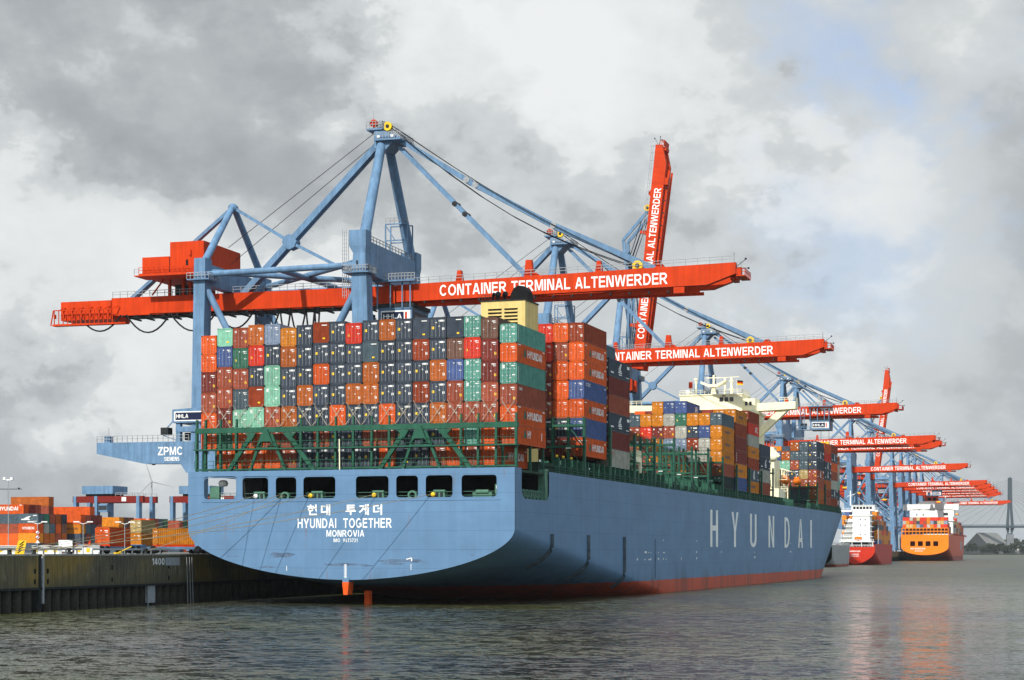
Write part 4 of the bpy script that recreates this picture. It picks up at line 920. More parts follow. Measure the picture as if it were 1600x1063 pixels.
bay(158.1, 20.6, {0: 'hrwchsc', 1: 'cbbbnbn'}, 'L', 'third bay amidships', 'containers amidships', {(0, 1): 'A', (0, 3): 'P', (0, 5): 'N', (0, 6): 'P'}, 1, vis=lambda c, j, n: c == 0 or j == 0)
bay(171.7, 20.6, {0: 'nnwb', 1: 'bnbn'}, 'H', 'aft of the deckhouse', 'containers amidships', {(0, 1): 'N'}, 1, vis=lambda c, j, n: c == 0 or j == 0)
bay(252.3, 19.6, {0: 'nnnbbaa', 1: 'sssybnn', 2: 'asbnbnn', 3: 'amnobn', 4: 'emnobn', 5: 'aoobnb'}, 'L', 'forward of the deckhouse', 'containers forward of the deckhouse', {(0, 1): 'N', (0, 3): 'N'}, 1, 22.3, vis=lambda c, j, n: c < 1 or (c < 5 and j < n - 2))
bay(266.0, 20.0, {0: 'ornnahb', 1: 'oabnnob'}, 'L', 'second bay forward', 'containers forward of the deckhouse', {(0, 2): 'N', (0, 3): 'N'}, 1, 22.2, vis=lambda c, j, n: c == 0 or j == 0)
bay(279.6, 20.4, {0: 'hnobwnh', 1: 'oanbnob'}, 'L', 'third bay forward', 'containers forward of the deckhouse', {(0, 1): 'N', (0, 5): 'N'}, 1, 22.0, vis=lambda c, j, n: c == 0 or j == 0)
bay(293.2, 20.8, {0: 'awwmnn', 1: 'oawwbn'}, 'L', 'last bay near bow', 'containers forward of the deckhouse', {(0, 5): 'A'}, 1, 20.6, vis=lambda c, j, n: c == 0 or j == 0)
# the rest of the deck cargo that only shows as a mass of tops behind these stacks
def stack_mass(mb, boxes):
    for c, x0, x1, y0, y1, z0, z1 in boxes: mb.box(x0, x1, y0, y1, z0, z1, c)
CM = {k: paint('stack_' + CN[k].replace(' ', '_'), v, .55, .3, .8, .15, rust=.25) for k, v in CL.items()}
# ------------------------------------------------------------------ ship-to-shore cranes
OFF = (-18, 0, 7)
HINGE = (0.0, 0, 57.3)
def C(): return MB(OFF)
def crane_parts():
    P = {}      # name -> list of (meshes, children)
    def add(name, mb, kids=()): P.setdefault(name, []).append((mb.mesh(name), kids))
    FY = 12.4   # half spacing of the two frames along the quay
    def bx2(poly_b, poly_t, z0, z1, mat, mb):
        vs = [(x, y, z0) for x, y in poly_b] + [(x, y, z1) for x, y in poly_t]
        mb.add(vs, [(3, 2, 1, 0), (4, 5, 6, 7), (0, 1, 5, 4), (1, 2, 6, 5), (2, 3, 7, 6), (3, 0, 4, 7)], mat)
    def rc(x0, x1, y0, y1): return [(x0, y0), (x1, y0), (x1, y1), (x0, y1)]
    for sg in (-1, 1):
        y0, y1 = (sg*FY - 1.3, sg*FY + 1.3)
        mb = C()      # waterside leg: wide below, stepped above
        bx2(rc(-3.2, 0, y0, y1), rc(-4.6, -1.6, y0, y1), 8.6, 57.0, M_blue, mb); bx2(rc(-4.6, -1.6, y0, y1), rc(-4.3, -1.9, y0 + .2, y1 - .2), 57.0, 62.0, M_blue, mb)
        bx2(rc(-4.3, -1.9, y0 + .2, y1 - .2), rc(-5.0, -1.7, y0, y1), 62.0, 63.3, M_blue, mb); mb.box(-5.0, -1.7, y0, y1, 63.3, 66.2, M_blue)
        mb.box(-3.6, .4, y0 - .3, y1 + .3, 8.0, 8.6, M_blue)
        if sg < 0: mb.box(-3.6, -3.3, y0 - .03, y0, 59.8, 60.6, M_dark); mb.box(-3.9, -3.8, y0 + .17, y0 + .19, 60.6, 61.0, M_dark); mb.box(-2.4, -2.3, y0 + .17, y0 + .19, 60.6, 61.0, M_dark)
        add('leg', mb)
        mb = C(); bx2(rc(-37.6, -35.2, y0, y1), rc(-36.5, -34.2, y0, y1), 8.6, 62.5, M_blue, mb); mb.box(-38, -34.8, y0 - .3, y1 + .3, 8.0, 8.6, M_blue); add('leg', mb)
        mb = C()
        for c in (-1.6, -36.4):
            for k in (-3, -1, 1, 3): mb.lathe([(.42, -.25), (.5, -.2), (.5, .2), (.42, .25)], (c, sg*FY + k*.9, 7.5), M_dark, 10, 'x')
            mb.box(c - .5, c + .5, sg*FY - 3.6, sg*FY + 3.6, 7.5, 8.0, M_blue)
        add('bogie', mb)
        mb = C(); mb.tube([(-34.4, sg*FY, 56.5), (-29.5, sg*FY, 47.5)], .62, M_blue, 12); add('knee_brace', mb)
        mb = C(); mb.tube([(-4.2, sg*FY, 55.4), (-9.2, sg*FY, 46.5)], .68, M_blue, 12); add('knee_brace', mb)
        mb = C(); mb.tube([(-34.5, sg*FY, 59.6), (-4.4, sg*FY, 60.0)], .58, M_blue, 12); add('tie_tube', mb)
        mb = C(); mb.box(-36.8, -1.4, sg*FY - 1.0, sg*FY + 1.0, 22.6, 25.6, M_blue); add('portal_beam', mb)
        mb = C(); mb.tube([(-2.2, sg*FY, 26), (-28, sg*FY, 47.0)], .62, M_blue, 10); add('portal_brace', mb)
        # mast leg up to the apex
        mb = C(); mb.tube([(-3.0, sg*(FY - .8), 64.6), (-3.6, sg*1.2, 86.0)], 1.05, M_blue, 14, .85); add('mast_leg', mb)
        mb = C(); mb.tube([(-35.2, sg*(FY - .6), 62.3), (-35.6, sg*.7, 74.2)], .72, M_blue, 12, .6); add('rear_mast_leg', mb)
        mb = C(); p = (-5.6 if sg < 0 else -5.6)
        mb.box(-6.0, -.9, sg*FY - 2.0, sg*FY + 2.0, 58.3, 58.5, M_blue); mb.rail([(-6, sg*FY - 2, 58.5), (-.9, sg*FY - 2, 58.5), (-.9, sg*FY + 2, 58.5), (-6, sg*FY + 2, 58.5), (-6, sg*FY - 2, 58.5)], 1.15, .55, .055, M_grey); add('leg_platform', mb); mb = C()
        mb.box(-37.6, -33, sg*FY - 2.1, sg*FY + 2.1, 58.3, 58.5, M_blue); mb.rail([(-37.6, sg*FY - 2.1, 58.5), (-33, sg*FY - 2.1, 58.5), (-33, sg*FY + 2.1, 58.5)], 1.15, .7, .05, M_grey); add('leg_platform', mb)
    mb = C(); mb.box(-5.8, -5.6, -FY - .6, -FY + .4, 58.5, 66.2, M_grey)
    mb = C()
    for x in (-6.6, -5.8):
        for y in (-FY - .6, -FY + .3): mb.bar((x, y, 54), (x, y, 66.5), .09, .09, M_grey)
    for i in range(18): mb.bar((-6.6, -FY - .6, 54.4 + i*.68), (-5.8, -FY - .6, 54.4 + i*.68), .06, .06, M_grey)
    add('ladder_tower', mb)
    # transverse beams between the frames
    mb = C(); mb.prism([(-FY + 1.3, 64.4), (-FY + 1.3, 59.4), (-FY + 3, 58.4), (FY - 3, 57.8), (FY - 1.3, 57.6), (FY + 1.2, 57.6), (FY + 1.2, 63.0), (FY - .6, 64.3), ][::-1], 'x', -4.3, -1.9, M_blue); mb.rail([(-2.0, -FY + 1.3, 64.4), (-2.0, FY - 2, 64.3)], 1.1, 1.5, .05, M_grey, (1, .5)); add('mast_beam', mb)
    mb = C()      # inspection frame beside the far mast leg
    x, y = -6.6, 7.2
    for xx in (x, x + 4.6):
        for yy in (y, y + 2.6): mb.bar((xx, yy, 64), (xx, yy, 71.2), .22, .22, M_blue)
    for z in (68.0, 71.2): mb.bar((x, y, z), (x + 4.6, y, z), .22, .22, M_blue); mb.bar((x, y + 2.6, z), (x + 4.6, y + 2.6, z), .22, .22, M_blue)
    mb.bar((x, y, 71), (x + 2, y, 68), .16, .16, M_blue); mb.bar((x, y, 68), (x + 2, y, 64), .16, .16, M_blue); mb.rail([(x, y, 71.2), (x + 4.6, y, 71.2)], 1.2, .9, .05, M_grey); add('service_frame', mb)
    mb = C(); mb.box(-36.3, -34.4, -FY + 1.3, FY - 1.3, 57.6, 61.6, M_blue); add('rear_beam', mb)
    mb = C(); mb.box(-37.3, -35.6, -FY + 1.3, FY - 1.3, 22.8, 25.4, M_blue); add('portal_cross_beam', mb)
    mb = C(); mb.box(-2.9, -.9, -FY + 1.3, FY - 1.3, 22.8, 25.4, M_blue); add('portal_cross_beam', mb)
    for p, q in (((-34.8, FY - 1, 60.6), (-4.4, -FY + 1, 60.8)), ((-34.8, -FY + 1, 60.2), (-4.4, FY - 1, 60.2)), ((-19.5, -FY, 59.8), (-19.5, FY, 60.2))):
        mb = C(); mb.tube([p, q], .55, M_blue, 10); add('top_brace', mb)
    # main girders
    for y in (-3.3, 1.9):
        mb = C(); mb.box(-60.4, -.3, y, y + 1.4, 54.1, 57.4, M_red)
        if y < 0: mb.box(-71.6, -60.4, y - .25, y + 6.85, 53.3, 57.0, M_red); mb.box(-60.4, -52, y - .02, y, 53.9, 54.1, M_red)
        add('girder', mb)
    mb = C(); mb.box(-58, -.3, -1.9, 1.9, 53.8, 54.05, M_dark)
    for i in range(20): mb.box(-58 + i*3, -57.7 + i*3, -3.5, 3.5, 53.6, 53.9, M_dark)
    add('trolley_rail', mb)
    mb = C(); mb.rail([(-60, -3.5, 57.4), (-1, -3.5, 57.4)], 1.15, 1.6, .045, M_grey); add('girder_rail', mb)
    # machinery house
    mb = C(); mb.box(-44.8, -37.6, -8.0, 6.8, 61.0, 66.9, M_red); mb.box(-50.8, -45.0, -8.0, 4.5, 61.0, 64.2, M_red); mb.box(-45.0, -44.8, -7.8, 4.3, 61.0, 63.9, M_dark)
    mb.box(-51.2, -37.4, -8.6, 7.0, 60.5, 61.0, M_red)
    mb.box(-41.4, -40.9, -8.03, -8.0, 62.3, 63.4, M_black); mb.box(-40.6, -40.2, -8.4, -8, 64.2, 65.2, M_red); add('machinery_house', mb)
    mb = C(); mb.rail([(-51.2, -8.6, 61), (-37.4, -8.6, 61)], 1.15, 1.0, .045, M_red); mb.box(-52.2, -51.2, -8.6, -4, 60.5, 60.7, M_red); mb.rail([(-52.2, -8.6, 60.7), (-51.2, -8.6, 60.7)], 1.2, .6, .04, M_grey); add('house_rail', mb)
    mb = C()
    for x in (-48, -45, -43.5, -41.5, -39): mb.box(x, x + .45, -3.2, -2.6, 57.4, 60.5, M_red); mb.box(x, x + .45, 2.4, 3.0, 57.4, 60.5, M_red)
    mb.box(-46.8, -44.6, -2.6, 2, 57.5, 59.6, M_dark); mb.bar((-51, -4, 57.5), (-48.4, -4, 60.6), .4, .15, M_red); add('house_support', mb)
    # rear A-frame and stays
    mb = C(); mb.lathe([(0, -.8), (.8, -.7), (.95, 0), (.8, .7), (0, .8)], (-35.6, 0, 74.5), M_blue, 12, 'y'); add('rear_mast_head', mb)
    for y in (-.55, .55):
        mb = C(); mb.bar((-36, y*.3, 74.3), (-57.8, y, 57.5), .5, .62, M_blue); add('rear_stay', mb)
        mb = C(); mb.bar((-35.2, y*.3, 74.4), (-23.2, y, 67.2), .42, .55, M_blue); mb.bar((-23.2, y, 67.2), (-11.5, y, 61.2), .42, .55, M_blue); add('link_stay', mb)
        mb = C(); mb.bar((-4.2, y*.9, 85.6), (-23.2, y, 67.2), .7, 1.15, M_blue); mb.bar((-23.2, y, 67.2), (-33.2, y, 57.5), .7, 1.15, M_blue); mb.lathe([(0, -.5), (1.5, -.45), (1.5, .45), (0, .5)], (-23.2, y, 67.2), M_blue, 8, 'y', False); add('back_stay', mb)
    for y in (-1.2, 1.2):
        mb = C(); mb.bar((-4.8, y*.2, 87.8 if y < 0 else 86), (-36.5, y*.2, 66.8 if y < 0 else 63.4), .09, .09, M_cable); add('hoist_rope', mb)
    # mast head
    mb = C(); mb.prism([(-5.0, 83.8), (-2.6, 83.4), (-1.0, 85.0), (-1.0, 86.2), (-3.0, 87.0), (-4.9, 87.2)], 'y', -2.3, 2.3, M_blue); mb.box(-6.4, -3.2, -2.6, 2.6, 87.2, 87.5, M_blue); mb.box(-4.6, .8, -3.2, 3.2, 85.0, 85.25, M_blue)
    mb.rail([(-6.4, -2.6, 87.5), (-3.2, -2.6, 87.5), (-3.2, 2.6, 87.5)], 1.3, .55, .05, M_grey); mb.rail([(-4.6, -3.2, 85.25), (.8, -3.2, 85.25), (.8, 3.2, 85.25)], 1.2, .6, .05, M_grey)
    mb.box(-4.4, -3.0, -2.0, -1.2, 87.5, 88.9, M_grey); mb.bar((-5.6, -1, 87.5), (-5.6, -1, 91.2), .07, .07, M_grey); mb.box(-3.9, -3.4, -3.3, -3.2, 85.5, 85.9, M_label); mb.box(-1.2, -.6, -3.3, -3.2, 85.5, 85.9, M_label); add('mast_head', mb)
    mb = C(); mb.lathe([(0, -.3), (.75, -.25), (.75, .25), (0, .3)], (-5.0, -2.2, 88.5), M_red, 14, 'y', False); add('head_sheave', mb)
    mb = C(); mb.lathe([(0, -.4), (.35, -.4), (.35, -.3)], (-2.4, -1.6, 87.9), M_dark, 14, 'y', False); mb.lathe([(.35, -.3), (.85, -.35), (.85, .35), (0, .4)], (-2.4, -1.6, 87.9), M_yellow, 14, 'y', False); add('head_sheave', mb)
    # landside lower girder with its own trolley
    yb0, yb1 = -FY - 1.55, -FY + .9
    for sg in (-1, 1):
        a, b = (-FY - 1.6, -FY + .8) if sg < 0 else (FY - .8, FY + 1.6)
        mb = C(); mb.prism([(-57, 26.0), (-46.9, 24.0), (-39.2, 23.9), (-38.0, 22.2), (-36, 22.2), (-36, 28.1), (-57, 28.1)], 'y', a, b, M_blue); mb.rail([(-57, a + .1, 28.1), (-37.5, a + .1, 28.1)], 1.25, 1.05, .045, M_grey)
        if sg < 0: mb.box(-55.6, -54.4, a + .4, a + 1.6, 28.1, 29.4, M_blue); mb.bar((-55, a + 1, 29.4), (-55, a + 1, 31), .07, .07, M_grey); mb.bar((-55.5, a + .8, 29.5), (-53.6, a + .8, 29.3), .2, .2, M_grey); mb.box(-45.5, -45, a + .5, a + 1, 23.75, 23.95, M_dark)
        kids = ()
        if sg < 0:
            t = C(); text_on(t, 'ZPMC', (-43.9, a - .03, 25.55), (1, 0, 0), (0, 0, 1), 5.1, 1.55, M_white, .03, 1.05); text_on(t, 'SIEMENS', (-42.6, a - .03, 24.45), (1, 0, 0), (0, 0, 1), 3.2, .75, M_white, .03); kids = (('lettering', t.mesh('lettering')),)
        add('lower_girder', mb, kids)
    mb = C(); mb.box(-57, -54.6, -FY + .8, FY - .8, 26.2, 27.8, M_blue); add('lower_end_beam', mb)
    mb = C(); a = -FY - 1.8; mb.prism([(-40.8, 31.6), (-33.5, 31.6), (-33.5, 34.5), (-40.8, 34.1)], 'y', a, -FY + 5, M_blue)
    for x in (-40.2, -36.0): mb.box(x, x + .9, a + .3, a + 1.2, 28.1, 31.6, M_blue)
    mb.box(-40.2, -33.6, a + .2, a + 1.2, 29.9, 30.9, M_blue); mb.box(-43.6, -42, a + .6, a + 2.2, 29.4, 30.8, M_dark); mb.bar((-42.4, a + 1, 30.8), (-40.6, a + 1, 32.6), .18, .18, M_blue); mb.bar((-43.4, a + 1, 29.4), (-40.6, a + 1, 28.4), .15, .15, M_blue); mb.box(-39, -35, a + 1.4, a + 3, 28.4, 29.8, M_dark)
    t = C(); t.box(-40.4, -33.7, a - .04, a - .01, 31.9, 33.7, M_white); t.box(-40.1, -33.9, a - .07, a - .03, 32.1, 33.5, M_navy); text_on(t, 'HHLA', (-39.9, a - .09, 32.45), (1, 0, 0), (0, 0, 1), 2.5, .75, M_white, .05); add('portal_trolley', mb, (('sign', t.mesh('sign')),))
    # counterweight cable frame at the back end
    mb = C()
    for z in (52.4, 55.2): mb.bar((-72.6, -4.6, z), (-56.5 if z < 53 else -59.6, -4.6, z - .1), .18, .18, M_red)
    for i in range(14): x = -72.4 + i*1.0; mb.bar((x, -4.6, 52.3), (x, -4.6, 55.1), .14, .14, M_red); mb.bar((x + .1, -4.6, 55.2), (x + .9, -3.6, 55.8), .18, .18, M_red) if i % 2 else mb.box(x - .1, x + .2, -4.7, -4.2, 53.6, 54.4, M_red)
    mb.box(-72.8, -56.4, -4.8, -3.4, 52.1, 52.35, M_red); mb.bar((-72.6, -4.6, 55.2), (-73.2, -4.6, 52.2), .18, .18, M_red); add('cable_frame', mb)
    mb = C()
    xs = [-66.5, -58.3, -53.6, -44.2, -35.2, -31.2, -22, -13.5]; 
    for a, b, sag in ((-66.8, -57.6, 3.0), (-56.4, -46.8, 3.6), (-46.8, -36.8, 3.6), (-36.8, -28.8, 3.4), (-28.8, -23.4, 4.5), (-23.4, -21.2, 5), (-21.2, -18, 5), (-18, -16.2, 5.5), (-16.2, -15.2, 5.5)):
        pts = [(a + (b - a)*i/10, -4.4, 53.8 - sag*(1 - (2*i/10 - 1)**2)) for i in range(11)]; mb.tube(pts, .17, M_cable, 6, cap=False)
    add('festoon_cable', mb)
    return P
def boom_mesh():
    h = HINGE; mb = MB(h)
    for y in (-3.3, 1.9): mb.prism([(0, 54.3), (59.6, 55.1), (64.8, 56.9), (64.8, 58.9), (0, 57.5)], 'y', y, y + 1.4, M_red)
    for x in (.5, 12, 26, 40, 53, 63.6): mb.box(x, x + 1.0, -1.9, 1.9, 56.0, 57.3, M_red)
    mb.box(1, 58, -1.95, -1.7, 54.0, 54.6, M_red); mb.box(1, 58, 1.7, 1.95, 54.0, 54.6, M_red)
    for i in range(15): mb.box(2 + i*3.6, 2.3 + i*3.6, -3.6, -3.0, 53.9, 54.35, M_dark)
    mb.box(53.5, 55.5, -3.4, -2.4, 53.8, 54.9, M_red); boom = mb.mesh('boom')
    t = MB(h); X = Vector((43.7, 0, .45)); Zd = Vector((-.0103, 0, 1))
    text_on(t, 'CONTAINER TERMINAL ALTENWERDER', (8.7, -3.33, 55.1), X, Zd, 43.7, 2.05, M_white, .035, 1.04); let = t.mesh('lettering')
    r = MB(h); r.rail([(2, -3.3, 57.5), (64.6, -3.3, 58.9)], 1.15, 2.2, .045, M_grey); r.rail([(2, 3.3, 57.5), (64.6, 3.3, 58.9)], 1.15, 2.2, .045, M_grey, (1,)); rail = r.mesh('boom_rail')
    p = []
    for x, hh, w in ((12.4, 2.1, .9), (26, 3.2, 1.3), (39.4, 2.2, .9)):
        m = MB(h); z = 57.5 + x*.0166; m.prism([(x - w/2 - .25, z), (x + w/2 + .25, z), (x + w/2 - .1, z + hh), (x - w/2 + .1, z + hh)], 'y', -3.0, -2.0, M_red)
        if x == 26: m.prism([(x + .3, z), (x + 2.6, z), (x + .8, z + 1.2)], 'y', -2.9, -2.2, M_red)
        p.append(('rope_post', m.mesh('rope_post')))
    m = MB(h); m.lathe([(.0, -.36), (.42, -.36), (.42, -.28)], (46.6, -2.4, 59.2), M_dark, 16, 'y', False); m.lathe([(.42, -.28), (.95, -.3), (.95, .3), (0, .35)], (46.6, -2.4, 59.2), M_yellow, 16, 'y', False); m.box(46.3, 46.9, -2.4, -2.1, 58.2, 59.3, M_red); p.append(('boom_sheave', m.mesh('boom_sheave')))
    m = MB(h); m.prism([(49.5, 58.3), (52, 58.4), (51.4, 59.2), (50.6, 59.4)], 'y', -3.0, -2.2, M_red); p.append(('stay_lug', m.mesh('stay_lug')))
    m = MB(h); m.bar((64.8, -2.6, 58.2), (66.6, -3.0, 59.4), .09, .09, M_dark); m.bar((64.8, -2.6, 58), (67.2, -3.0, 57.8), .09, .09, M_dark); m.lathe([(0, 0), (.2, .1), (.2, .3), (0, .4)], (66.6, -3.0, 59.3), M_dark, 8); m.lathe([(0, 0), (.2, .1), (.2, .3), (0, .4)], (67.1, -3.0, 57.6), M_dark, 8)
    m.box(64.8, 66.4, -2.8, 2.8, 56.5, 56.7, M_red); m.rail([(64.9, -2.8, 56.7), (66.4, -2.8, 56.7), (66.4, 2.8, 56.7)], 1.1, .8, .05, M_red); m.bar((64.4, -2.5, 58.6), (64.4, -2.5, 60.8), .06, .06, M_dark); p.append(('tip_lamp', m.mesh('tip_lamp')))
    return boom, [('lettering', let), ('boom_rail', rail)] + p
BOOM, BOOMK = boom_mesh()
def trolley_meshes():
    mb = MB(OFF); mb.box(-5, 2.6, -4.2, 4.6, 53.2, 53.9, M_dark); mb.box(-4.6, 2.2, -4.0, 4.4, 49.9, 52.9, M_blue); mb.box(-4.7, 2.3, -4.1, 4.5, 52.9, 53.2, M_blue)
    for x in (-4.6, -2, .4, 2): mb.bar((x, -4.3, 53), (x, -4.3, 58.3), .22, .22, M_blue)
    mb.box(-5.2, 3.2, -5.2, -3.9, 57.9, 58.2, M_blue); mb.rail([(-5.2, -5.2, 58.2), (3.2, -5.2, 58.2)], 1.2, .6, .06, M_grey)
    for x in (-8.0, -6.6): mb.bar((x, -4.6, 50), (x, -4.6, 58), .16, .16, M_blue)
    for i in range(5): mb.bar((-8, -4.6, 50.2 + i*1.8), (-6.6, -4.6, 51.6 + i*1.8), .1, .1, M_blue)
    mb.box(-8.6, -4.6, -4.8, -2, 49.8, 50, M_blue); mb.rail([(-8.6, -4.8, 50), (-4.7, -4.8, 50)], 1.2, .8, .06, M_blue); mb.box(-8.0, -6, -4, -2, 50.3, 52.2, M_dark)
    s = MB(OFF); s.box(-4.0, 1.9, -4.06, -4.01, 50.5, 52.6, M_white); s.box(-3.8, .6, -4.1, -4.05, 50.75, 52.35, M_navy); text_on(s, 'HHLA', (-3.5, -4.12, 51.1), (1, 0, 0), (0, 0, 1), 3.7, .85, M_white, .05); s.box(.85, 1.25, -4.1, -4.05, 50.8, 52.3, M_red)
    s.box(2.21, 2.24, -3.4, 3.8, 50.5, 52.5, M_navy); text_on(s, 'HHLA', (2.26, -2.6, 51.0), (0, 1, 0), (0, 0, 1), 3.6, .9, M_grey, .05)
    sp = MB(OFF); sp.box(-2.4, 2.4, -6.1, 6.1, 44.2, 44.7, M_red); sp.box(-1.5, 1.5, -1.5, 1.5, 44.7, 45.8, M_yellow)
    for x in (-1.4, 1.4):
        for y in (-1.3, 1.3): sp.bar((x, y, 45.8), (x, y, 53.2), .06, .06, M_cable)
    return mb.mesh('trolley'), [('sign', s.mesh('sign'))], sp.mesh('spreader')
TROL, TROLK, SPREAD = trolley_meshes()
CPARTS = crane_parts()
def stays(raised):
    o = []
    if not raised:
        for y in (-.9, .9):
            mb = C(); mb.bar((-1.2, y, 86.0), (14.2, y, 76.4), .55, 1.0, M_blue); mb.bar((14.2, y, 76.4), (30.2, y, 67.6), .55, 1.0, M_blue); mb.bar((30.2, y, 67.6), (49.8, y, 58.6), .6, 1.15, M_blue)
            for x, z in ((13.2, 77.0), (15.0, 76.0), (30.2, 67.6)): mb.lathe([(0, -.45), (.62, -.4), (.62, .4), (0, .45)], (x, y, z), M_grey, 10, 'y', False)
            o.append(('fore_stay', mb))
            mb = C(); mb.bar((-.4, y*.9, 84.0), (25.0, y*.9, 58.3), .42, .72, M_blue)
            for k in (.44, .52): mb.lathe([(0, -.4), (.5, -.35), (.5, .35), (0, .4)], (-.4 + 25.4*k, y*.9, 84 - 25.7*k), M_dark, 10, 'y', False)
            o.append(('inner_stay', mb))
        for y in (-1.5, 1.5):
            mb = C(); n = 8
            mb.tube([(-2.0 + 48.2*i/n, y, 88.3 - 28.8*i/n - 1.6*sin(pi*i/n)) for i in range(n + 1)], .08, M_cable, 5); mb.tube([(-2.2 + 48.4*i/n, y, 88.0 - 28.9*i/n - 3.6*sin(pi*i/n)) for i in range(n + 1)], .08, M_cable, 5); o.append(('boom_rope', mb))
    else:
        for y in (-2.4, 2.4):
            mb = C(); mb.bar((-1.6, y, 86.2), (-3.0, y, 98), .5, .9, M_blue); mb.bar((-3.0, y, 98), (4.8, y, 106.5), .5, .9, M_blue); mb.bar((-1.2, y*.8, 85), (-2.4, y*.8, 60), .5, .7, M_blue); mb.bar((-.2, y*.8, 84), (1.2, y*.8, 62), .4, .6, M_blue); o.append(('fore_stay', mb))
        for y in (-1.5, 1.5):
            mb = C(); mb.tube([(-2.4, y, 88.2), (3.2, y, 103.6)], .12, M_cable, 5); mb.tube([(-3.0, y, 88.2), (2.6, y, 104.6)], .12, M_cable, 5); o.append(('boom_rope', mb))
    return [(n, m.mesh(n)) for n, m in o]
STAYS = {False: stays(False), True: stays(True)}
LATCH = None
def crane(s0, raised, trolley_x, label, far=False):
    r = empty('container_crane', q2w(-18, s0, QZ), QA, label, 'crane', 'container cranes along the quay')
    for name, lst in CPARTS.items():
        if far and name in ('girder_rail', 'house_rail', 'hoist_rope', 'leg_platform', 'ladder_tower'): continue
        for me, kids in lst:
            o = obj(name, me, r)
            for kn, km in kids: obj(kn, km, o)
    b = obj('boom', BOOM, r, (HINGE[0] - OFF[0], 0, HINGE[2] - OFF[2] + (3.2 if raised else 0))); b.rotation_euler.y = -radians(82.5) if raised else 0
    for kn, km in BOOMK:
        if far and kn in ('boom_rail',): continue
        obj(kn, km, b)
    for n, m in STAYS[raised]: obj(n, m, r)
    t = obj('trolley', TROL, r, (trolley_x + 1.2, 0, 0)); [obj(kn, km, t) for kn, km in TROLK]; obj('spreader', SPREAD, t)
    return r
CR = [(125.5, 0, 0, 'nearest blue and red gantry crane, its boom reaching over the stern of the big ship'),
      (238, 0, -6, 'second nearest lowered crane, partly hidden behind the stern cargo'),
      (304, 1, -10, 'nearest crane with its red boom raised almost upright'),
      (420, 0, 38, 'crane with its trolley hanging far out on the lowered boom above the cream bridge wing'),
      (590, 0, -12, 'lowered crane just beyond the one with its trolley out, first of two overlapping booms'),
      (628, 0, -14, 'lowered crane right behind, its lettering half hidden by the boom in front'),
      (838, 0, -8, 'lowered crane standing alone above the small red ship'),
      (935, 1, -12, 'farther and smaller crane with its red boom raised'),
      (1081, 0, -10, 'first lowered crane of the crowded far row over the orange ship'),
      (1150, 0, 24, 'second lowered crane of the crowded far row'),
      (1208, 0, -8, 'third lowered crane of the crowded far row'),
      (1271, 0, -6, 'fourth lowered crane of the crowded far row'),
      (1340, 0, -9, 'fifth lowered crane of the crowded far row'),
      (1590, 0, 10, 'farthest and lowest crane, its boom ending at the bridge pylon')]
for s0, ra, tx, lab in CR: crane(s0, bool(ra), tx, lab, s0 > 700)

# ------------------------------------------------------------------ background cargo, too small to count one by one
CARGO = MB(); rd = random.Random(3)
for ch, *bx in GHOST: CARGO.box(*bx, CM[ch.lower()])
YGHOST = []
for y0, n0, n1, base, nt in ((144.45, 2, 9, 20.6, 6), (158.1, 2, 9, 20.6, 6), (266.0, 2, 8, 20, 6), (279.6, 2, 8, 20.4, 6)):
    for ci in range(n0, n1):
        for j in range(nt):
            k = rd.choice('ccobnhbncd'); x = 22.42 - 2.525*ci; z = base + j*2.93
            CARGO.box(x - 1.2, x + 1.2, y0, y0 + 12.1, z, z + 2.88, CM[k])

# ------------------------------------------------------------------ ships farther along the quay
def q_box(mb, fr, x0, x1, y0, y1, z0, z1, m):
    vs = []
    for z in (z0, z1):
        for x, y in ((x0, y0), (x1, y0), (x1, y1), (x0, y1)): vs.append(fr[0] + QX*x + QD*y + Vector((0, 0, z)))
    mb.add(vs, [(0, 3, 2, 1), (4, 5, 6, 7), (0, 1, 5, 4), (1, 2, 6, 5), (2, 3, 7, 6), (3, 0, 4, 7)], m)
M_rhull = hull_mat('red_ship_hull', (.46, .020, .010), (.42, .03, .015), .6, seam=True)
M_ohull = hull_mat('orange_ship_hull', (.60, .085, .022), (.34, .035, .02), 3.6, seam=True)
M_ostern = paint('bright_orange_stern_paint', (.80, .21, .010), .5, .10, .3)  # stern painted in the hull orange as sunlit; sides keep a redder, shaded tone
M_ghull = hull_mat('grey_ship_hull', (.30, .31, .32), (.33, .05, .03), 1.2, seam=True)
M_supw = paint('superstructure_white', (.80, .80, .78), .5, .08, .4, .06)
# small red feeder ship
t0, s0 = 12.2, 731
RS = empty('feeder_ship', q2w(t0, s0), QA, 'small red cargo ship with a tall white deckhouse, moored beyond the big ship bow', 'ship')
PR = dict(L=125, HB=10.3, zt=11.2, ys=[0, 3, 8, 15, 25, 40, 60, 85], zb=[(0, .35), (10, -1), (30, -5)], zk=[(0, 7.2), (15, 4), (30, 1), (45, -2)], n=1.55, zside=[7.6, 8.4, 9.2, 10, 11.2], ybow=(118, 125), pb=(1.8, 2.4), yfl=88)
hm, rr = hull_mesh(PR, M_rhull); hm.build('hull', RS)
def transom_panel(P, mat, holes=(), y=-.05, ztop=None):
    o = [(P['HB']*sin(pi/2*i/16)**(2/P['n']), P['zk'][0][1] - (P['zk'][0][1] - P['zb'][0][1])*cos(pi/2*i/16)**(2/P['n'])) for i in range(17)]
    zt = ztop or P['zt']; ol = [(-P['HB'], zt)] + [(-x, z) for x, z in o[::-1]][:-1] + o + [(P['HB'], zt)]
    return outline_panel(ol, list(holes), y, .3, mat)
transom_panel(PR, paint('red_stern_paint', (.50, .030, .012), .5, .12, .4), ztop=9.6).build('transom', RS)
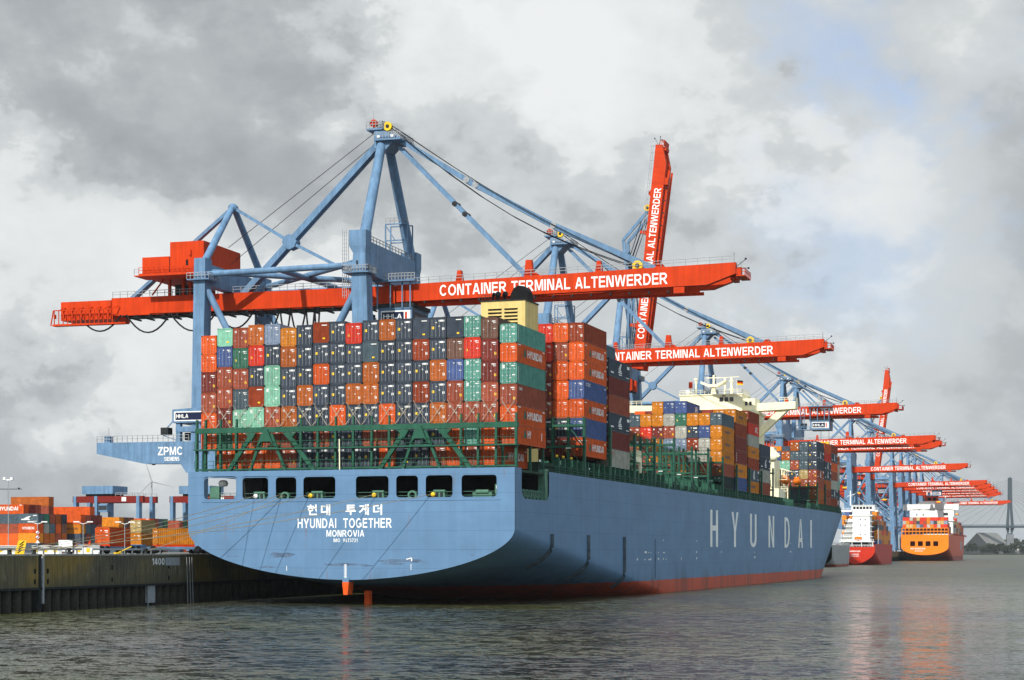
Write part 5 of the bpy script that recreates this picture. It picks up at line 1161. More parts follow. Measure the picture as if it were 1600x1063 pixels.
for a, x, z, w, h in (('AMERDIJK', -3.6, 6.7, 6.4, .95), ('VLISSINGEN', -2.2, 5.4, 3.9, .6), ('NETHERLANDS', -2.8, 4.4, 4.8, .55)): mb = MB(); text_on(mb, a, (x, -.26, z), (1, 0, 0), (0, 0, 1), w, h, M_white); mb.build('stern_lettering', RS)
pl = [(p[0]*.99, p[1]) for p in [r[-1] for r in rr]]
mb = MB(); mb.add([(x, y, 9.5) for x, y in pl] + [(-x, y, 9.5) for x, y in pl[::-1]], [list(range(2*len(pl)))], M_deck); mb.build('main_deck', RS)
mb = MB(); mb.box(-2.7, 6.6, 9, 19, 9.5, 29, M_supw); mb.box(-4.5, 8.0, 8.5, 18, 26.4, 26.9, M_supw)
for k, z in enumerate((12.5, 15.2, 17.9, 20.6, 23.3)): mb.box(-9.8 + k*.9, -2.7, 8, 18, z - .25, z, M_supw); mb.box(6.6, 8.2, 9, 18, z - .2, z, M_supw)
mb.prism([(-9.2, 9.5), (-2.7, 9.5), (-2.7, 25), (-5.0, 25), (-7.5, 17), (-9.2, 13)], 'y', 11, 18, M_supw); sup = mb.build('deckhouse', RS)
mb = MB(); mb.box(-9.5, 10.8, 10.5, 14.5, 28.6, 29.6, M_supw); mb.box(-3.4, 9.0, 9.5, 16.5, 29.0, 31.9, M_supw); mb.box(-3.8, 9.4, 9.2, 16.8, 31.9, 32.2, M_supw); mb.build('bridge', sup)
mb = MB(); [mb.box(-2.4 + i*1.75, -1.1 + i*1.75, 9.4, 9.49, 30, 31.3, M_glass) for i in range(6)]; mb.build('bridge_window', sup)
mb = MB(); [mb.box(x, x + .55, 8.92, 8.99, z, z + .7, M_glass) for z in (13.2, 16, 21, 24) for x in (1.2, 3.8)]; mb.build('cabin_window', sup)
mb = MB(); [mb.rail([(-9.8 + k*.9, 8.1, z), (-2.7, 8.1, z)], 1.05, 1.4, .07, M_supw) for k, z in enumerate((12.5, 15.2, 17.9, 20.6, 23.3))]; mb.rail([(-9.5, 10.5, 29.6), (10.8, 10.5, 29.6)], 1, 2, .06, M_supw); mb.build('deck_rail', sup)
mb = MB(); mb.bar((-4.2, 12, 32), (-4.2, 12, 40), .5, .5, M_supw); mb.bar((-6, 12, 37), (-2, 12, 38.2), .25, .25, M_supw); mb.bar((-4.2, 12, 36), (0, 12, 40), .2, .2, M_grey); mb.build('mast', sup)
mb = MB(); mb.box(-7, 9.5, 1, 8.5, 12.2, 12.6, M_supw); [mb.bar((x, 1.3, 9.5), (x, 1.3, 12.3), .3, .3, M_supw) for x in (-6.5, -2, 3, 9)]; mb.rail([(-9, .4, 9.6), (9.6, .4, 9.6)], 1.1, 1.5, .07, M_supw); mb.rail([(-7, 1, 12.6), (9.5, 1, 12.6)], 1.1, 1.5, .07, M_supw); mb.box(-6, 6, 2.5, 7.5, 9.5, 12.2, M_glass); mb.build('aft_deck', RS)
mb = MB(); mb.lathe([(0, 0), (1.0, .3), (1.3, 2), (1.0, 4), (0, 4.4)], (-1, 2.5, 14), M_orange, 10, 'x'); tag(mb.build('lifeboat', None), 'small orange lifeboat on the aft deck of the red ship', 'lifeboat'); bpy.data.objects['lifeboat.002'].matrix_world = RS.matrix_world.copy() if False else Matrix.Translation(q2w(t0, s0)) @ Matrix.Rotation(QA, 4, 'Z')
fr = (q2w(t0, s0),)
for y, ntop in ((22, 6), (35, 7), (48, 6), (61, 5), (74, 4)):
    for i in range(8):
        for j in range(ntop - (i % 3 == 1)): q_box(CARGO, fr, -10 + i*2.5, -7.6 + i*2.5, y, y + 12.1, 11 + j*2.65, 13.6 + j*2.65, CM[rd.choice('ccoahcbrcen')])
mb = MB(); [mb.bar((9.8, y, 11.2), (9.8, y, 25), .5, .5, M_grey) for y in (21, 34.5)]; mb.bar((9.8, 21, 24), (-9, 21, 24), .5, .5, M_grey); mb.build('stack_frame', RS)
# large orange-sterned ship
t1, s1 = 19.3, 1093
OS_ = empty('orange_container_ship', q2w(t1, s1), QA, 'orange container ship with a bright orange stern and broad white deckhouse, at the far end', 'ship')
PO = dict(L=250, HB=17.3, zt=19.5, ys=[0, 5, 12, 22, 35, 55, 80, 120, 170], zb=[(0, 4.4), (25, 2.0), (45, -3), (80, -9)], zk=[(0, 10.5), (20, 8.0), (45, 3.5), (70, -1), (100, -6)], n=2.0, zside=[11, 12.4, 14, 16, 17.6, 19.5], ybow=(236, 250), pb=(1.8, 2.5), yfl=190)
hm, rr = hull_mesh(PO, M_ohull); hm.build('hull', OS_)
wins = [rrect(a, a + 3.6, 11.0, 14.6, .3, 2) for a in (-10.6, -5.0, .6, 6.2)]
transom_panel(PO, M_ostern, wins, -.1).build('transom', OS_)
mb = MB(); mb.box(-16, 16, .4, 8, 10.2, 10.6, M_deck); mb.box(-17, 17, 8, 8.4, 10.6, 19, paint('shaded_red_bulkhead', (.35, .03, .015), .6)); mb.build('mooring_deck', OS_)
mb = MB(); [text_on(mb, a, (x, -.31, z), (1, 0, 0), (0, 0, 1), w, h, M_white) for a, x, z, w, h in (('RIO BARROSA', -10.4, 8.6, 11, 1.15), ('MONROVIA', -7.2, 7.0, 6, .8))]; mb.build('stern_lettering', OS_)
pl = [(p[0]*.99, p[1]) for p in [r[-1] for r in rr]]
mb = MB(); mb.add([(x, y, 19.4) for x, y in pl] + [(-x, y, 19.4) for x, y in pl[::-1]], [list(range(2*len(pl)))], M_deck); mb.build('main_deck', OS_)
mb = MB()
for i in range(14): mb.box(-17 + i*2.6, -16.5 + i*2.6, 0, 1, 19.5, 24, M_ostern)
mb.box(-17.2, 17.2, 0, 1.2, 21.6, 22.3, M_ostern); mb.box(-17.2, 17.2, 0, 1.2, 24, 24.6, M_ostern); mb.build('aft_frame', OS_)
mb = MB(); mb.rail([(17.1, y, 19.5) for y in (2, 230)], 1.2, 4, .1, M_red); mb.box(17.25, 17.32, 140, 158, 8, 15.5, M_grey); mb.build('side_marking', OS_)
mb = MB(); mb.prism([(-16, 19.4), (16, 19.4), (16, 40), (-16, 40)], 'y', 66, 80, M_supw); mb.box(-22, 20.5, 66, 76, 39.0, 43.8, M_supw); mb.box(-17, 17, 66.5, 79, 34, 39.2, M_supw); mb.box(-18, -9, 65, 80, 30.6, 31.2, M_supw); mb.box(9, 17, 65, 80, 30.6, 31.2, M_supw); mb.prism([(-12, 43.4), (12, 43.4), (9, 46.2), (-9, 46.2)], 'y', 68, 78, M_supw); sup = mb.build('deckhouse', OS_)
mb = MB(); [mb.box(x, x + 1.0, 65.9, 65.98, 35, 36, M_glass) for x in (-12, -7)]; mb.box(9, 12.4, 65.9, 65.98, 35, 37, M_glass); mb.build('cabin_window', sup)
mb = MB(); mb.box(-5.5, 4.5, 69, 77, 46.2, 50.8, M_red); mb.box(-3.5, -.8, 68.9, 69, 46.8, 49, M_black); mb.box(.6, 3.2, 68.9, 69, 46.8, 49, M_black); [mb.bar((x, 72, 50.8), (x, 72, 53.5), 1, 1, M_supw) for x in (-4, -1, 1.5, 3.5)]; mb.build('funnel', OS_)
mb = MB(); mb.bar((10, 72, 43), (10, 72, 50), .6, .6, M_supw); mb.bar((7, 72, 48), (13, 72, 48), .3, .3, M_supw); mb.build('mast', OS_)
fr = (q2w(t1, s1),)
for y, nt in ((3, 3), (17, 4), (31, 3), (90, 3), (104, 5), (118, 4), (132, 4), (146, 4), (160, 4), (174, 3), (188, 3)):
    for i in range(13):
        for j in range(nt - (1 if (i < 4 or i > 8) and y > 16 and y < 40 else 0)): q_box(CARGO, fr, -16.4 + i*2.52, -14.0 + i*2.52, y, y + 12.1, (24.6 if y < 10 else 20.5) + j*2.62, (27.16 if y < 10 else 23.06) + j*2.62, CM[rd.choice('crwbncrwlsoyrr')])
# grey vessel showing only its bow
GV = empty('grey_vessel', q2w(9.2, 603), QA, 'grey vessel of which only a sliver shows between the blue bow and the red ship', 'ship')
PG = dict(L=88, HB=7.8, zt=10.2, ys=[0, 5, 12, 20, 30, 45, 60], zb=[(0, .5), (15, -3)], zk=[(0, 5), (20, 0)], n=2, zside=[5.6, 7, 8.5, 10.2], ybow=(80, 88), pb=(2.0, 2.6), yfl=60)
hm, rr = hull_mesh(PG, M_ghull); hm.build('hull', GV)
mb = MB(); pl = [(p[0]*.99, p[1]) for p in [r[-1] for r in rr]]; mb.add([(x, y, 9.6) for x, y in pl] + [(-x, y, 9.6) for x, y in pl[::-1]], [list(range(2*len(pl)))], M_deck); mb.build('main_deck', GV)
mb = MB(); mb.box(-5, 5, 8, 22, 9.6, 16, M_supw); mb.box(-3.5, 3.5, 10, 18, 16, 19, M_supw); mb.build('deckhouse', GV)
mb = MB(); mb.rail([(x, y, 10.2) for x, y in pl], 1.1, 2.5, .08, M_white); mb.build('deck_rail', GV)


# ------------------------------------------------------------------ container yard behind the quay
def yard_block(t_end, s0, rows, L, where, dz=2.72):
    for r_, (colm, sd) in enumerate(rows):
        z = QZ; n = len(colm)
        for j in range(n - 1, -1, -1):
            ch = colm[j]; h = LC; ln = CLEN if L == 40 else 6.06
            p = q2w(t_end - ln + random.uniform(-.1, .1), s0 + r_*2.75, z)
            let = sd[j] if j < len(sd) and sd[j] != ' ' else None
            if j >= n - 2 or (j and r_ > 1): YGHOST.append((ch, t_end - ln, s0 + r_*2.75, z, ln, h)); z += h + .03; continue
            rowl = 'front row' if r_ == 0 else ORD[r_] + ' row back'
            lab = f"{CN[ch.lower()]} container, {tier_name(j, n)}, {rowl} of {where}"
            container(ch, p.x, p.y, z, h, QA - pi/2, lab, 'containers in the yard', 1, let if L == 40 else None, body=BODY20 if L == 20 else None); z += h + .03
yard_block(-150.3, 226, [('osboo', 'H   K'), ('dbkno', ''), ('bogbo', '')], 40, 'the yard block at far left')
yard_block(-153.9, 243, [('abboko', '')], 40, 'the tall yard stack at left')
yard_block(-143.2, 222, [('socn', ''), ('gwab', ''), ('bsak', ''), ('aobg', ''), ('nkab', '')], 20, 'the small yard block')
yard_block(-146.6, 252, [('oanok', '')], 40, 'the tall stack beside the yard crane')
yard_block(-140.6, 238, [('ocnk', ' P  '), ('bsdk', ''), ('dnsb', ''), ('dbdg', '')], 20, 'the block under the yard crane')
yard_block(-148.4, 270.5, [('ccss', ''), ('ksdb', ''), ('bagk', '')], 20, 'the block beyond the orange transporter')
yard_block(-150.2, 290.7, [('ocsg', 'H'), ('bskd', ''), ('sgab', ''), ('gsdk', '')], 40, 'the block right of yard crane')
yard_block(-160, 326, [('bcan', ''), ('gbso', ''), ('adkb', '')], 20, 'the last block beside the ship')
for ch, t, s, z, ln, h in YGHOST: q_box(CARGO, (Q0,), t, t + ln, s - 1.2, s + 1.2, z, z + h, CM[ch.lower()])
o = CARGO.build('deck_cargo'); tag(o, 'mass of stacked containers behind the outer stacks, in the yard and on the farther ships', 'containers', kind='stuff')
SIDE20 = side_text('HAPAG-LLOYD', .8, 4.4, 1.1, .55, M_navy).mesh('lettering')
boat = MB(); X_ = 1.226
for pts in ([(.8, .9), (3.6, .9), (3.2, 1.25), (1.0, 1.2)], [(1.6, 1.3), (3.0, 1.3), (3.9, 2.0), (2.6, 1.7)], [(4.4, 2.0), (5.6, 2.0), (5.6, 2.2), (4.6, 2.2)], [(4.6, .5), (5.6, .5), (5.6, .62), (4.6, .62)]): boat.add([(X_, y, z) for y, z in pts], [list(range(4))], M_white)
BOATM = boat.mesh('emblem'); HY20 = side_text('HYUNDAI', 1.3, 3.6, 1.0, .7, M_white).mesh('lettering')
for o in list(bpy.data.objects):
    lb = o.get('label', '')
    if lb.startswith('slate grey container, top, front row of the small yard'): obj('emblem', BOATM, o)
    if lb.startswith('bright orange container, second from top, front row of the small yard'): obj('lettering', HY20, o)
    if lb.startswith('yellow orange container, third from top, front row of the small yard') or lb.startswith('yellow orange container, second from top, front row of the block under'): obj('lettering', SIDE20, o)

# automated transporters, each carrying a box
def transporter(p, rz, label):
    r = empty('container_transporter', p, rz, label, 'transporter', 'container transporters on the quay')
    mb = MB(); mb.box(-1.3, 1.3, -4.2, 10.4, .75, 1.15, M_blue); mb.box(-1.35, 1.35, -4.4, -3.2, .5, 1.5, M_blue); mb.box(-1.35, 1.35, 9.4, 10.6, .5, 1.5, M_blue); mb.box(-1.0, 1.0, -4.42, -4.4, .7, 1.0, M_dark); mb.build('chassis', r)
    mb = MB(); mb.box(-1.25, 1.25, 0, 6.1, 1.15, 1.5, M_red); mb.build('load_bed', r)
    w = MB(); w.lathe([(.2, -.2), (.62, -.2), (.66, 0), (.62, .2), (.2, .2)], (0, 0, 0), M_tyre, 14, 'x'); wme = w.mesh('wheel')
    for x in (-1.15, 1.15):
        for y in (-2.2, -.6, 6.6, 8.4): obj('wheel', wme, r, (x, y, .66))
    mb = MB(); [mb.box(x, x + .3, -4.45, -4.4, 1.2, 1.35, M_label) for x in (-1.1, .8)]; mb.build('headlight', r); return r
A_ = radians
for (t, s, rz, cols, lab) in ((-19.4, 53.1, A_(2), 'o', 'blue transporter carrying one orange box near the quay edge'), (-59.1, 129, A_(4), 'yc', 'blue transporter carrying a tan box stacked on an ochre box'), (-18.6, 67.0, A_(-42), 'c', 'blue transporter carrying a yellow orange box beside the ship')):
    p = q2w(t, s, QZ); transporter(p, rz, lab); z = QZ + 1.51
    for k, ch in enumerate(cols[::-1]): container(ch, p.x, p.y, z, LC, rz, f"{CN[ch]} container on a transporter{' on top of another box' if k else ''}{' beside the ship' if t == -18.6 else ''}", 'containers on transporters', 1, None, body=BODY20); z += LC + .03
# rail-mounted yard cranes
def yard_crane(t0, s0, label):
    r = empty('yard_crane', q2w(t0, s0, QZ), QA, label, 'crane', 'yard cranes')
    for y in (0, 9):
        mb = MB(); mb.box(0, 28.5, y - .7, y + .7, 17.9, 20.2, paint('yard_crane_red', (.17, .016, .012), .5)); mb.build('girder', r)
        for x in (0, 8.6, 25.6): mb = MB(); mb.bar((x + 1, y, .8), (x + 1, y, 20.2), 2.0, 1.2, M_blue); mb.build('leg', r)
        mb = MB(); mb.rail([(17, y, 20.2), (28.4, y, 20.2)], 1.2, 2, .07, M_grey); mb.build('girder_rail', r)
    for x in (1, 26.6): mb = MB(); mb.box(x - .9, x + .9, -1.5, 10.5, .3, 1.5, M_blue); mb.build('sill_beam', r)
    mb = MB(); mb.box(4, 16.5, -1, 9, 21.0, 23.9, M_blue); mb.box(5, 15.5, 0, 8, 20.2, 21, M_dark); mb.build('trolley_house', r)
    mb = MB(); mb.box(11, 14.5, -1.4, 2, 14.5, 17.4, M_blue); mb.box(11.1, 14.4, -1.45, -1.4, 15.2, 16.8, M_glass); mb.build('cab', r)
    mb = MB(); mb.box(20, 21.8, -.78, -.72, 18.3, 19.8, M_label); mb.build('sign', r); return r
yard_crane(-226, 366, 'blue and red yard crane standing over the container yard')
yard_crane(-191.5, 374, 'second yard crane, mostly hidden behind the ship stern')
def light_mast(p, h, label, heads):
    r = empty('light_mast', p, radians(15), label, 'light mast'); mb = MB(); mb.tube([(0, 0, 0), (0, 0, h)], .24 if heads else .09, M_grey, 8, .12 if heads else .05); mb.build('pole', r)
    k_ = 4.4 if heads else .8
    mb = MB(); mb.box(-k_, k_, -.12, .12, h - .2, h, M_dark if heads else M_label)
    for k in (-1, 1): mb.box(k*k_*.8 - .22, k*k_*.8 + .22, -.3, .2, h - .1, h + .35, M_label if not heads else M_dark)
    mb.build('lamp_head', r)
light_mast(q2w(-193, 279, QZ), 19.6, 'tall dark mast with a wide crossbar of floodlights over the yard', True)
light_mast(q2w(-59.6, 87.4, QZ), 13.2, 'slender pale mast with small floodlights at far left', False)
def street_lamp(p, label):
    r = empty('street_lamp', p, radians(30), label, 'street lamp', 'street lamps on the quay'); mb = MB(); mb.tube([(0, 0, 0), (0, 0, 4.3)], .05, M_grey, 8); mb.build('pole', r)
    for k in (-1, 1): mb = MB(); mb.bar((0, 0, 4.25), (k*.8, 0, 4.5), .08, .08, M_label); mb.box(k*.5, k*1.3, -.13, .13, 4.46, 4.62, M_label); mb.build('lamp_head', r)
for t, s, lab in ((-16.3, 31.8, 'twin-armed street lamp nearest the sign post'), (-10.2, 33.5, 'twin-armed street lamp between the yard and the orange box'), (-5.7, 36.8, 'twin-armed street lamp in front of the tan box')): street_lamp(q2w(t, s, QZ), lab)
r = empty('sign_post', q2w(-13.4, 27.5, QZ), radians(33), 'post with two round signs above a triangular sign', 'road sign')
mb = MB(); mb.tube([(0, .06, 0), (0, .06, 3.3)], .05, M_grey, 6); mb.build('post', r)
for z in (3.0, 2.35):
    mb = MB(); mb.lathe([(0, -.03), (.3, -.03), (.3, 0), (0, 0)], (0, 0, z), M_white, 16, 'y'); 
    for k in range(16): a, b = 2*pi*k/16, 2*pi*(k+1)/16; mb.bar((.27*cos(a), -.035, z + .27*sin(a)), (.27*cos(b), -.035, z + .27*sin(b)), .02, .07, M_red)
    mb.bar((-.15, -.04, z - .15), (.15, -.04, z + .15), .02, .08, M_navy); mb.build('round_sign', r)
mb = MB(); mb.prism([(-.28, 1.55), (.28, 1.55), (0, 2.0)], 'y', -.03, 0, M_white); mb.build('triangle_sign', r)
# striped guard panel at the quay edge
r = empty('striped_guard', q2w(-.7, 4.9, QZ + .1), radians(25), 'leaning yellow guard panel with black diagonal stripes at the quay edge', 'guard panel')
mb = MB(); P_ = [(-.55, 0), (.45, 0), (.75, 1.55), (-.1, 1.55)]; mb.prism(P_, 'y', 0, .08, M_yellow)
mb.build('panel', r); mb = MB()
for k in range(4): z = .16 + k*.33; x = -.36 + z*.24; mb.prism([(x, z), (x + .16, z - .04), (x + .68, z + .36), (x + .56, z + .44)], 'y', -.008, 0, M_black)
mb.build('stripes', r)
mb = MB(); mb.bar((-.55, .05, 0), (-.1, .05, 1.6), .12, .12, M_yellow); mb.bar((.45, .05, 0), (.75, .05, 1.6), .12, .12, M_yellow); mb.bar((-.1, .05, 1.6), (.75, .05, 1.6), .1, .1, M_yellow); mb.build('frame', r)
# low white barriers, a parked van and quay gear
for k, (t, s, w) in enumerate(((-23.0, 33.5, 4.4), (-17.4, 35.6, 4.0), (-12.2, 37.6, 3.4))):
    r = empty('white_barrier', q2w(t, s, QZ), radians(31), ['white barrier block with yellow panels, leftmost of three', 'white barrier block with yellow panels, middle of three', 'white barrier block with yellow panels, beside the red winch'][k], 'barrier', 'white barrier blocks')
    mb = MB(); mb.box(-w/2, w/2, 0, 1.0, 0, 1.25, M_label); mb.build('block', r); mb = MB(); [mb.box(-w/2 + .3 + i*1.3, -w/2 + .8 + i*1.3, -.02, 0, .3, .9, M_yellow) for i in range(int(w/1.3))]; mb.box(-w/2, w/2, -.02, 0, 1.0, 1.12, M_dark); mb.build('panels', r)
r = empty('parked_van', q2w(-20.5, 45, QZ), radians(-55), 'white van parked on the quay behind the barriers', 'van')
mb = MB(); mb.prism([(-2.4, .4), (2.4, .4), (2.45, 1.15), (1.6, 1.3), (1.0, 2.05), (-2.4, 2.1)], 'y', -.95, .95, M_white); mb.build('body', r)
mb = MB(); mb.prism([(1.08, 1.35), (1.5, 1.35), (1.0, 1.95)], 'y', -.97, .97, M_glass); mb.box(.2, .9, -.97, .97, 1.35, 1.9, M_glass); mb.build('window', r)
w = MB(); w.lathe([(.1, -.11), (.34, -.11), (.36, 0), (.34, .11), (.1, .11)], (0, 0, 0), M_tyre, 12, 'y'); wm_ = w.mesh('wheel')
for x in (-1.5, 1.5):
    for y in (-.86, .86): obj('wheel', wm_, r, (x, y, .36))
r = empty('mooring_winch', q2w(-12.6, 38.5, QZ), radians(20), 'red hydraulic mooring winch on the quay', 'winch'); mb = MB(); mb.box(-.5, .5, -.4, .4, 0, .6, M_red); mb.build('base', r); mb = MB(); mb.lathe([(.25, -.45), (.5, -.45), (.3, -.3), (.3, .3), (.5, .45), (.25, .45)], (0, 0, 1.1), M_red, 12, 'x'); mb.bar((0, 0, 1.1), (.3, 0, 1.9), .2, .2, M_red); mb.build('drum', r)
bo = MB(); bo.lathe([(0, 0), (.3, 0), (.22, .12), (.2, .45), (.34, .55), (.34, .68), (0, .74)], (0, 0, 0), M_dark, 12); bom = bo.mesh('bollard')
BOL = [(0.0, 'leftmost'), (3.0, 'second from left'), (8.0, 'third from left'), (15.5, 'fourth from left'), (34.0, 'nearest the ship')]
for s, lb in BOL: o = obj('bollard', bom, None, q2w(-.75, s, QZ + .1)); tag(o, f'black iron mooring bollard on the quay edge, {lb}', 'bollard', 'bollards along the quay edge')
# yellow boom of the quay winch
r = empty('rope_boom', q2w(-2.4, 29.5, QZ), radians(60), 'slim yellow boom lying slanted by the quay edge', 'boom'); mb = MB(); mb.bar((0, 0, .2), (.3, -3.4, 1.1), .09, .11, M_yellow); mb.build('arm', r); mb = MB(); mb.box(-.4, .4, -.3, .4, 0, .3, M_yellow); mb.build('foot', r)
# mooring ropes from the stern openings to the bollards
RP = [((-14.1, 15.15), 0.0, 'second'), ((-9.9, 15.35), 3.0, 'third'), ((-5.67, 15.3), 8.0, 'fourth'), ((4.56, 15.3), 8.15, 'fifth'), ((12.4, 15.15), 3.15, 'seventh'), ((-9.7, 15.1), 34.0, 'third')]
for k, ((x, z), s, w) in enumerate(RP):
    a = Vector((x, -.3, z)); b = q2w(-.7, s, QZ + .45); n = 14; pts = []
    for i in range(n + 1): p = a.lerp(b, i/n); p.z -= (.9 if s < 30 else .4)*4*(i/n)*(1 - i/n); pts.append(p)
    mb = MB(); mb.tube([Vector((x, .5, z + .1))] + pts, .042, M_rope, 6); o = mb.build('mooring_rope')
    tag(o, f"tan mooring rope from the {w} stern opening to {'the bollard nearest the ship' if s > 30 else 'a bollard far left on the quay'}", 'rope', 'mooring ropes at the stern')

# ------------------------------------------------------------------ far bank, bridge, shed, trees, wind turbine
CA = radians(16.42); Fw = Vector((-sin(CA), cos(CA), 0)); Rw = Vector((cos(CA), sin(CA), 0)); CP = Vector((100.342, -213.274, 0))
def far(u, Z, z=0): return CP + Fw*Z + Rw*((u - 950)/2640*Z) + Vector((0, 0, z))
M_bank = paint('river_bank_earth', (.045, .05, .038), .95, .4, .02)
M_bconc = paint('bridge_concrete', (.17, .18, .19), .8, .15, .05); M_bsteel = paint('bridge_steel', (.050, .070, .085), .6, .1, .05)
mb = MB(); a, b, c, d = far(1330, 3200), far(2600, 3150), far(3200, 9000), far(400, 9000)
top = [Vector((p.x, p.y, 2.2)) for p in (a, b, c, d)]; bot = [Vector((p.x, p.y, -2)) for p in (a, b, c, d)]
mb.add(top + bot, [(0, 1, 2, 3), (0, 4, 5, 1), (1, 5, 6, 2), (3, 7, 4, 0)], M_bank); structure(mb.build('river_bank'))
br = empty('cable_stayed_bridge', far(1578, 3300), CA, 'long cable-stayed road bridge with one tall dark pylon on the horizon', 'bridge')
mb = MB(); mb.prism([(-8, 46), (-8, 54), (-5, 62), (-3.4, 95), (-3.4, 152), (3.4, 152), (3.4, 95), (5, 62), (8, 54), (8, 46), (5, 38), (-5, 38)][::-1] if False else [(-7.5, 52), (-4.2, 40), (-1.6, 46), (-2.2, 58), (-.8, 92), (-.4, 93), (-.2, 150), (-3.4, 150), (-4.0, 96)][::-1], 'y', -3, 3, M_bsteel); mb.prism([(7.5, 52), (4.2, 40), (1.6, 46), (2.2, 58), (.8, 92), (.4, 93), (.2, 150), (3.4, 150), (4.0, 96)], 'y', -3, 3, M_bsteel); mb.box(-.6, .6, -2.8, 2.8, 93, 151.5, M_bsteel); mb.box(-4, 4, -2.9, 2.9, 39, 42, M_bsteel); py = mb.build('pylon', br)
mb = MB(); mb.box(-6.6, 6.6, -4, 4, 2, 40, M_bconc); mb.build('pier', br)
mb = MB(); n = 40
for i in range(n):
    x0 = -700 + 1400*i/n; x1 = x0 + 35; z0 = 57 - 8e-6*x0*x0; z1 = 57 - 8e-6*x1*x1; mb.bar((x0, 0, z0 - 2.5), (x1, 0, z1 - 2.5), 17, 4.2, M_bsteel); mb.bar((x0, -8.5, z0 + 1), (x1, -8.5, z1 + 1), .3, 1.0, M_bsteel)
mb.build('deck', br)
cab = MB(); cab.bar((0, 0, 0), (1, 0, 0), .42, .42, M_bsteel)
mb = MB()
for k in range(1, 12):
    for sg in (-1, 1): mb.bar((0, 0, 104 + k*3.9), (sg*k*26, 0, 56), .34, .34, M_bsteel)
mb.build('stay_cables', br)
for x in (-560, 330, 470, 610): mb = MB(); mb.box(x - 3, x + 3, -6, 6, 2, 52, M_bconc); mb.build('pier', br)
p = far(1527, 3300); sh = empty('storage_shed', p, CA - radians(38), 'large dark gabled storage shed with a pale roof on the far bank', 'shed')
mb = MB(); mb.prism([(-36, 2), (36, 2), (36, 7), (0, 42), (-36, 7)], 'y', 0, 88, paint('shed_wall', (.045, .05, .055), .8, .15, .05)); mb.build('wall', sh)
mb = MB(); mb.prism([(-.4, 42.3), (0, 43.2), (38, 6.3), (37, 5.6)][::-1], 'y', -1.5, 90, paint('shed_roof', (.20, .20, .19), .8, .15, .05)); mb.prism([(.4, 42.3), (0, 43.2), (-38, 6.3), (-37, 5.6)], 'y', -1.4, 89.9, paint('shed_roof', (.2, .2, .2))); mb.build('roof', sh)
M_leaf = paint('far_tree_foliage', (.032, .042, .022), .9, .5, .15); M_bark = paint('bark', (.05, .04, .03), .9)
def tree_mesh(seed, h, w):
    rd = random.Random(seed); mb = MB()
    cl = [(Vector((rd.gauss(0, w*.28), rd.gauss(0, w*.28), h*(.35 + .5*rd.random()))), w*(.16 + .14*rd.random())) for _ in range(16)]
    for c, r in cl:
        for _ in range(60):
            d = Vector((rd.gauss(0, 1), rd.gauss(0, 1), rd.gauss(0, .8))).normalized()*r*(.5 + .6*rd.random()); q = c + d; s = .55 + .6*rd.random()
            a = Vector((rd.gauss(0, 1), rd.gauss(0, 1), rd.gauss(0, 1))).normalized(); b = a.cross(Vector((rd.random(), 1, rd.random()))).normalized()
            mb.add([q - a*s, q + b*s, q + a*s, q - b*s], [(0, 1, 2, 3)], M_leaf)
    t = MB(); t.tube([(0, 0, 0), (.2, 0, h*.5)], .5, M_bark, 6, .2)
    for k in range(4): t.bar((.1, 0, h*.3), cl[k][0], .25, .25, M_bark)
    return mb.mesh('crown'), t.mesh('trunk')
TM = [tree_mesh(k, h, w) for k, (h, w) in enumerate(((16, 16), (21, 15), (12, 18)))]
for k, (u, Z) in enumerate(((1514, 3205), (1520, 3210), (1535, 3206), (1542, 3212), (1548, 3205), (1553, 3216), (1558, 3210), (1564, 3260), (1569, 3225), (1575, 3235), (1584, 3220), (1590, 3260), (1597, 3230), (1556, 3700), (1562, 3750), (1568, 3720), (1588, 3760), (1594, 3700), (1601, 3740), (1608, 3230))):
    r = empty('bank_tree', far(u, Z, 2 + (14 if Z > 3600 else 0)), k, ['bushy dark tree on the far river bank', 'taller dark tree on the far river bank', 'low spreading tree on the far river bank'][k % 3], 'tree', 'trees on the far bank'); c, t = TM[k % 3]; obj('crown', c, r); obj('trunk', t, r)
mb = MB(); q = far(1580, 3690); r = empty('far_hill', (0, 0, 0)); bpy.data.objects.remove(r)
pts = [far(u, 3650, z) for u, z in ((1545, 2), (1558, 15), (1590, 16), (1640, 14), (1760, 2))]; pts2 = [far(u, 3900, 2) for u in (1545, 1558, 1590, 1640, 1760)]
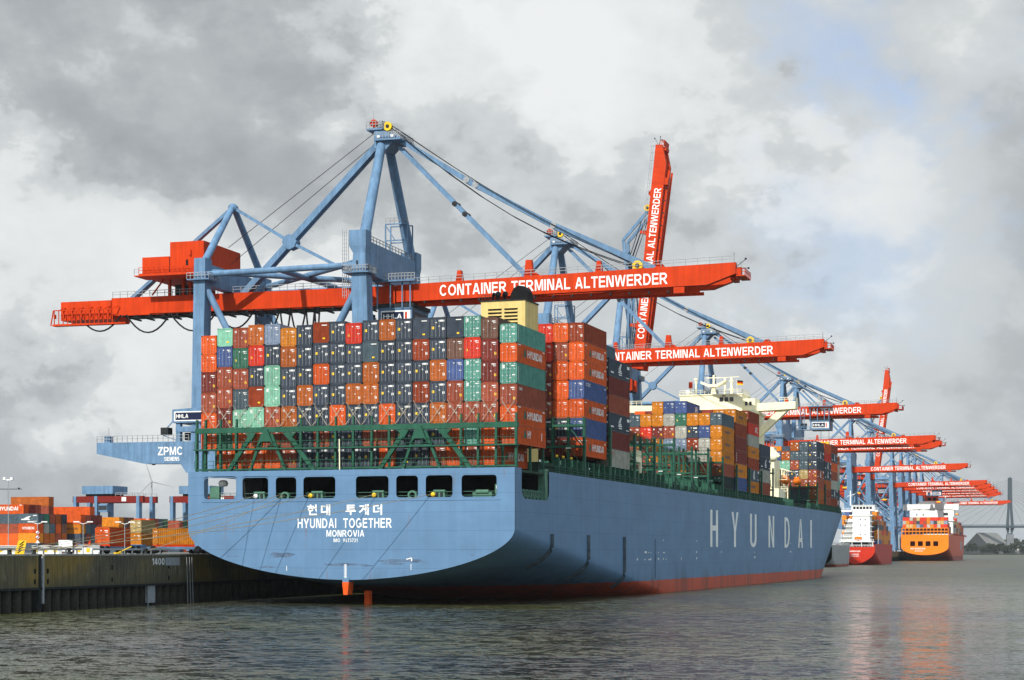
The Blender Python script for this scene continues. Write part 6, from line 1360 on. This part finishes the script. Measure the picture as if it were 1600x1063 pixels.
mb.add(pts + pts2, [(i, i+1, 6+i, 5+i) for i in range(4)], M_bank); structure(mb.build('low_hill'))
r = empty('white_warehouse', far(1590, 3240, 2), CA, 'long low white building on the far bank at the right edge', 'building'); mb = MB(); mb.box(-30, 60, 0, 30, 0, 9, M_bconc); mb.box(-30, 60, -.4, 0, 6.5, 9.3, M_supw); mb.build('wall', r); mb = MB(); mb.box(-31, 61, -1, 31, 9.3, 10, M_supw); mb.build('roof', r)
wt = empty('wind_turbine', far(237, 3000, 7), radians(33), 'pale wind turbine far away below the blue crane girder', 'wind turbine'); M_wt = paint('turbine_grey', (.32, .33, .34), .5, .05)
mb = MB(); mb.tube([(0, 0, 0), (0, 0, 122)], 2.4, M_wt, 10, 1.3); mb.build('tower', wt); mb = MB(); mb.bar((0, -4, 123), (0, 6, 123), 3.6, 4, M_wt); mb.lathe([(0, -1.5), (1.6, -.6), (1.8, 1.5)], (0, -5, 123), M_wt, 10, 'y'); mb.build('nacelle', wt)
bl = MB(); bl.prism([(-.9, 0), (.9, 0), (1.7, 8), (.35, 41), (-.15, 41), (-1.1, 8)], 'y', -.25, .25, M_wt); blm = bl.mesh('blade')
for a in (-17, 103, -137): o = obj('blade', blm, wt, (0, -5.6, 123)); o.rotation_euler.y = radians(a)

# ------------------------------------------------------------------ air: thin haze over the river, closed box round the whole scene
hz_ = MB(); hm_ = bpy.data.materials.new('haze_air'); hm_.use_nodes = True; hn = hm_.node_tree; hn.nodes.clear()
ho = hn.nodes.new('ShaderNodeOutputMaterial'); hv = hn.nodes.new('ShaderNodeVolumePrincipled'); hv.inputs['Color'].default_value = (.86, .91, .95, 1); hv.inputs['Density'].default_value = 3.5e-5; hv.inputs['Anisotropy'].default_value = .2
hn.links.new(hv.outputs[0], ho.inputs['Volume'])
hz_.box(-27000, 27000, -27000, 27000, -18, 190, hm_); o = hz_.build('haze'); o['kind'] = 'stuff'; tag(o, 'thin pale haze hanging over the far end of the river', 'haze', kind='stuff')
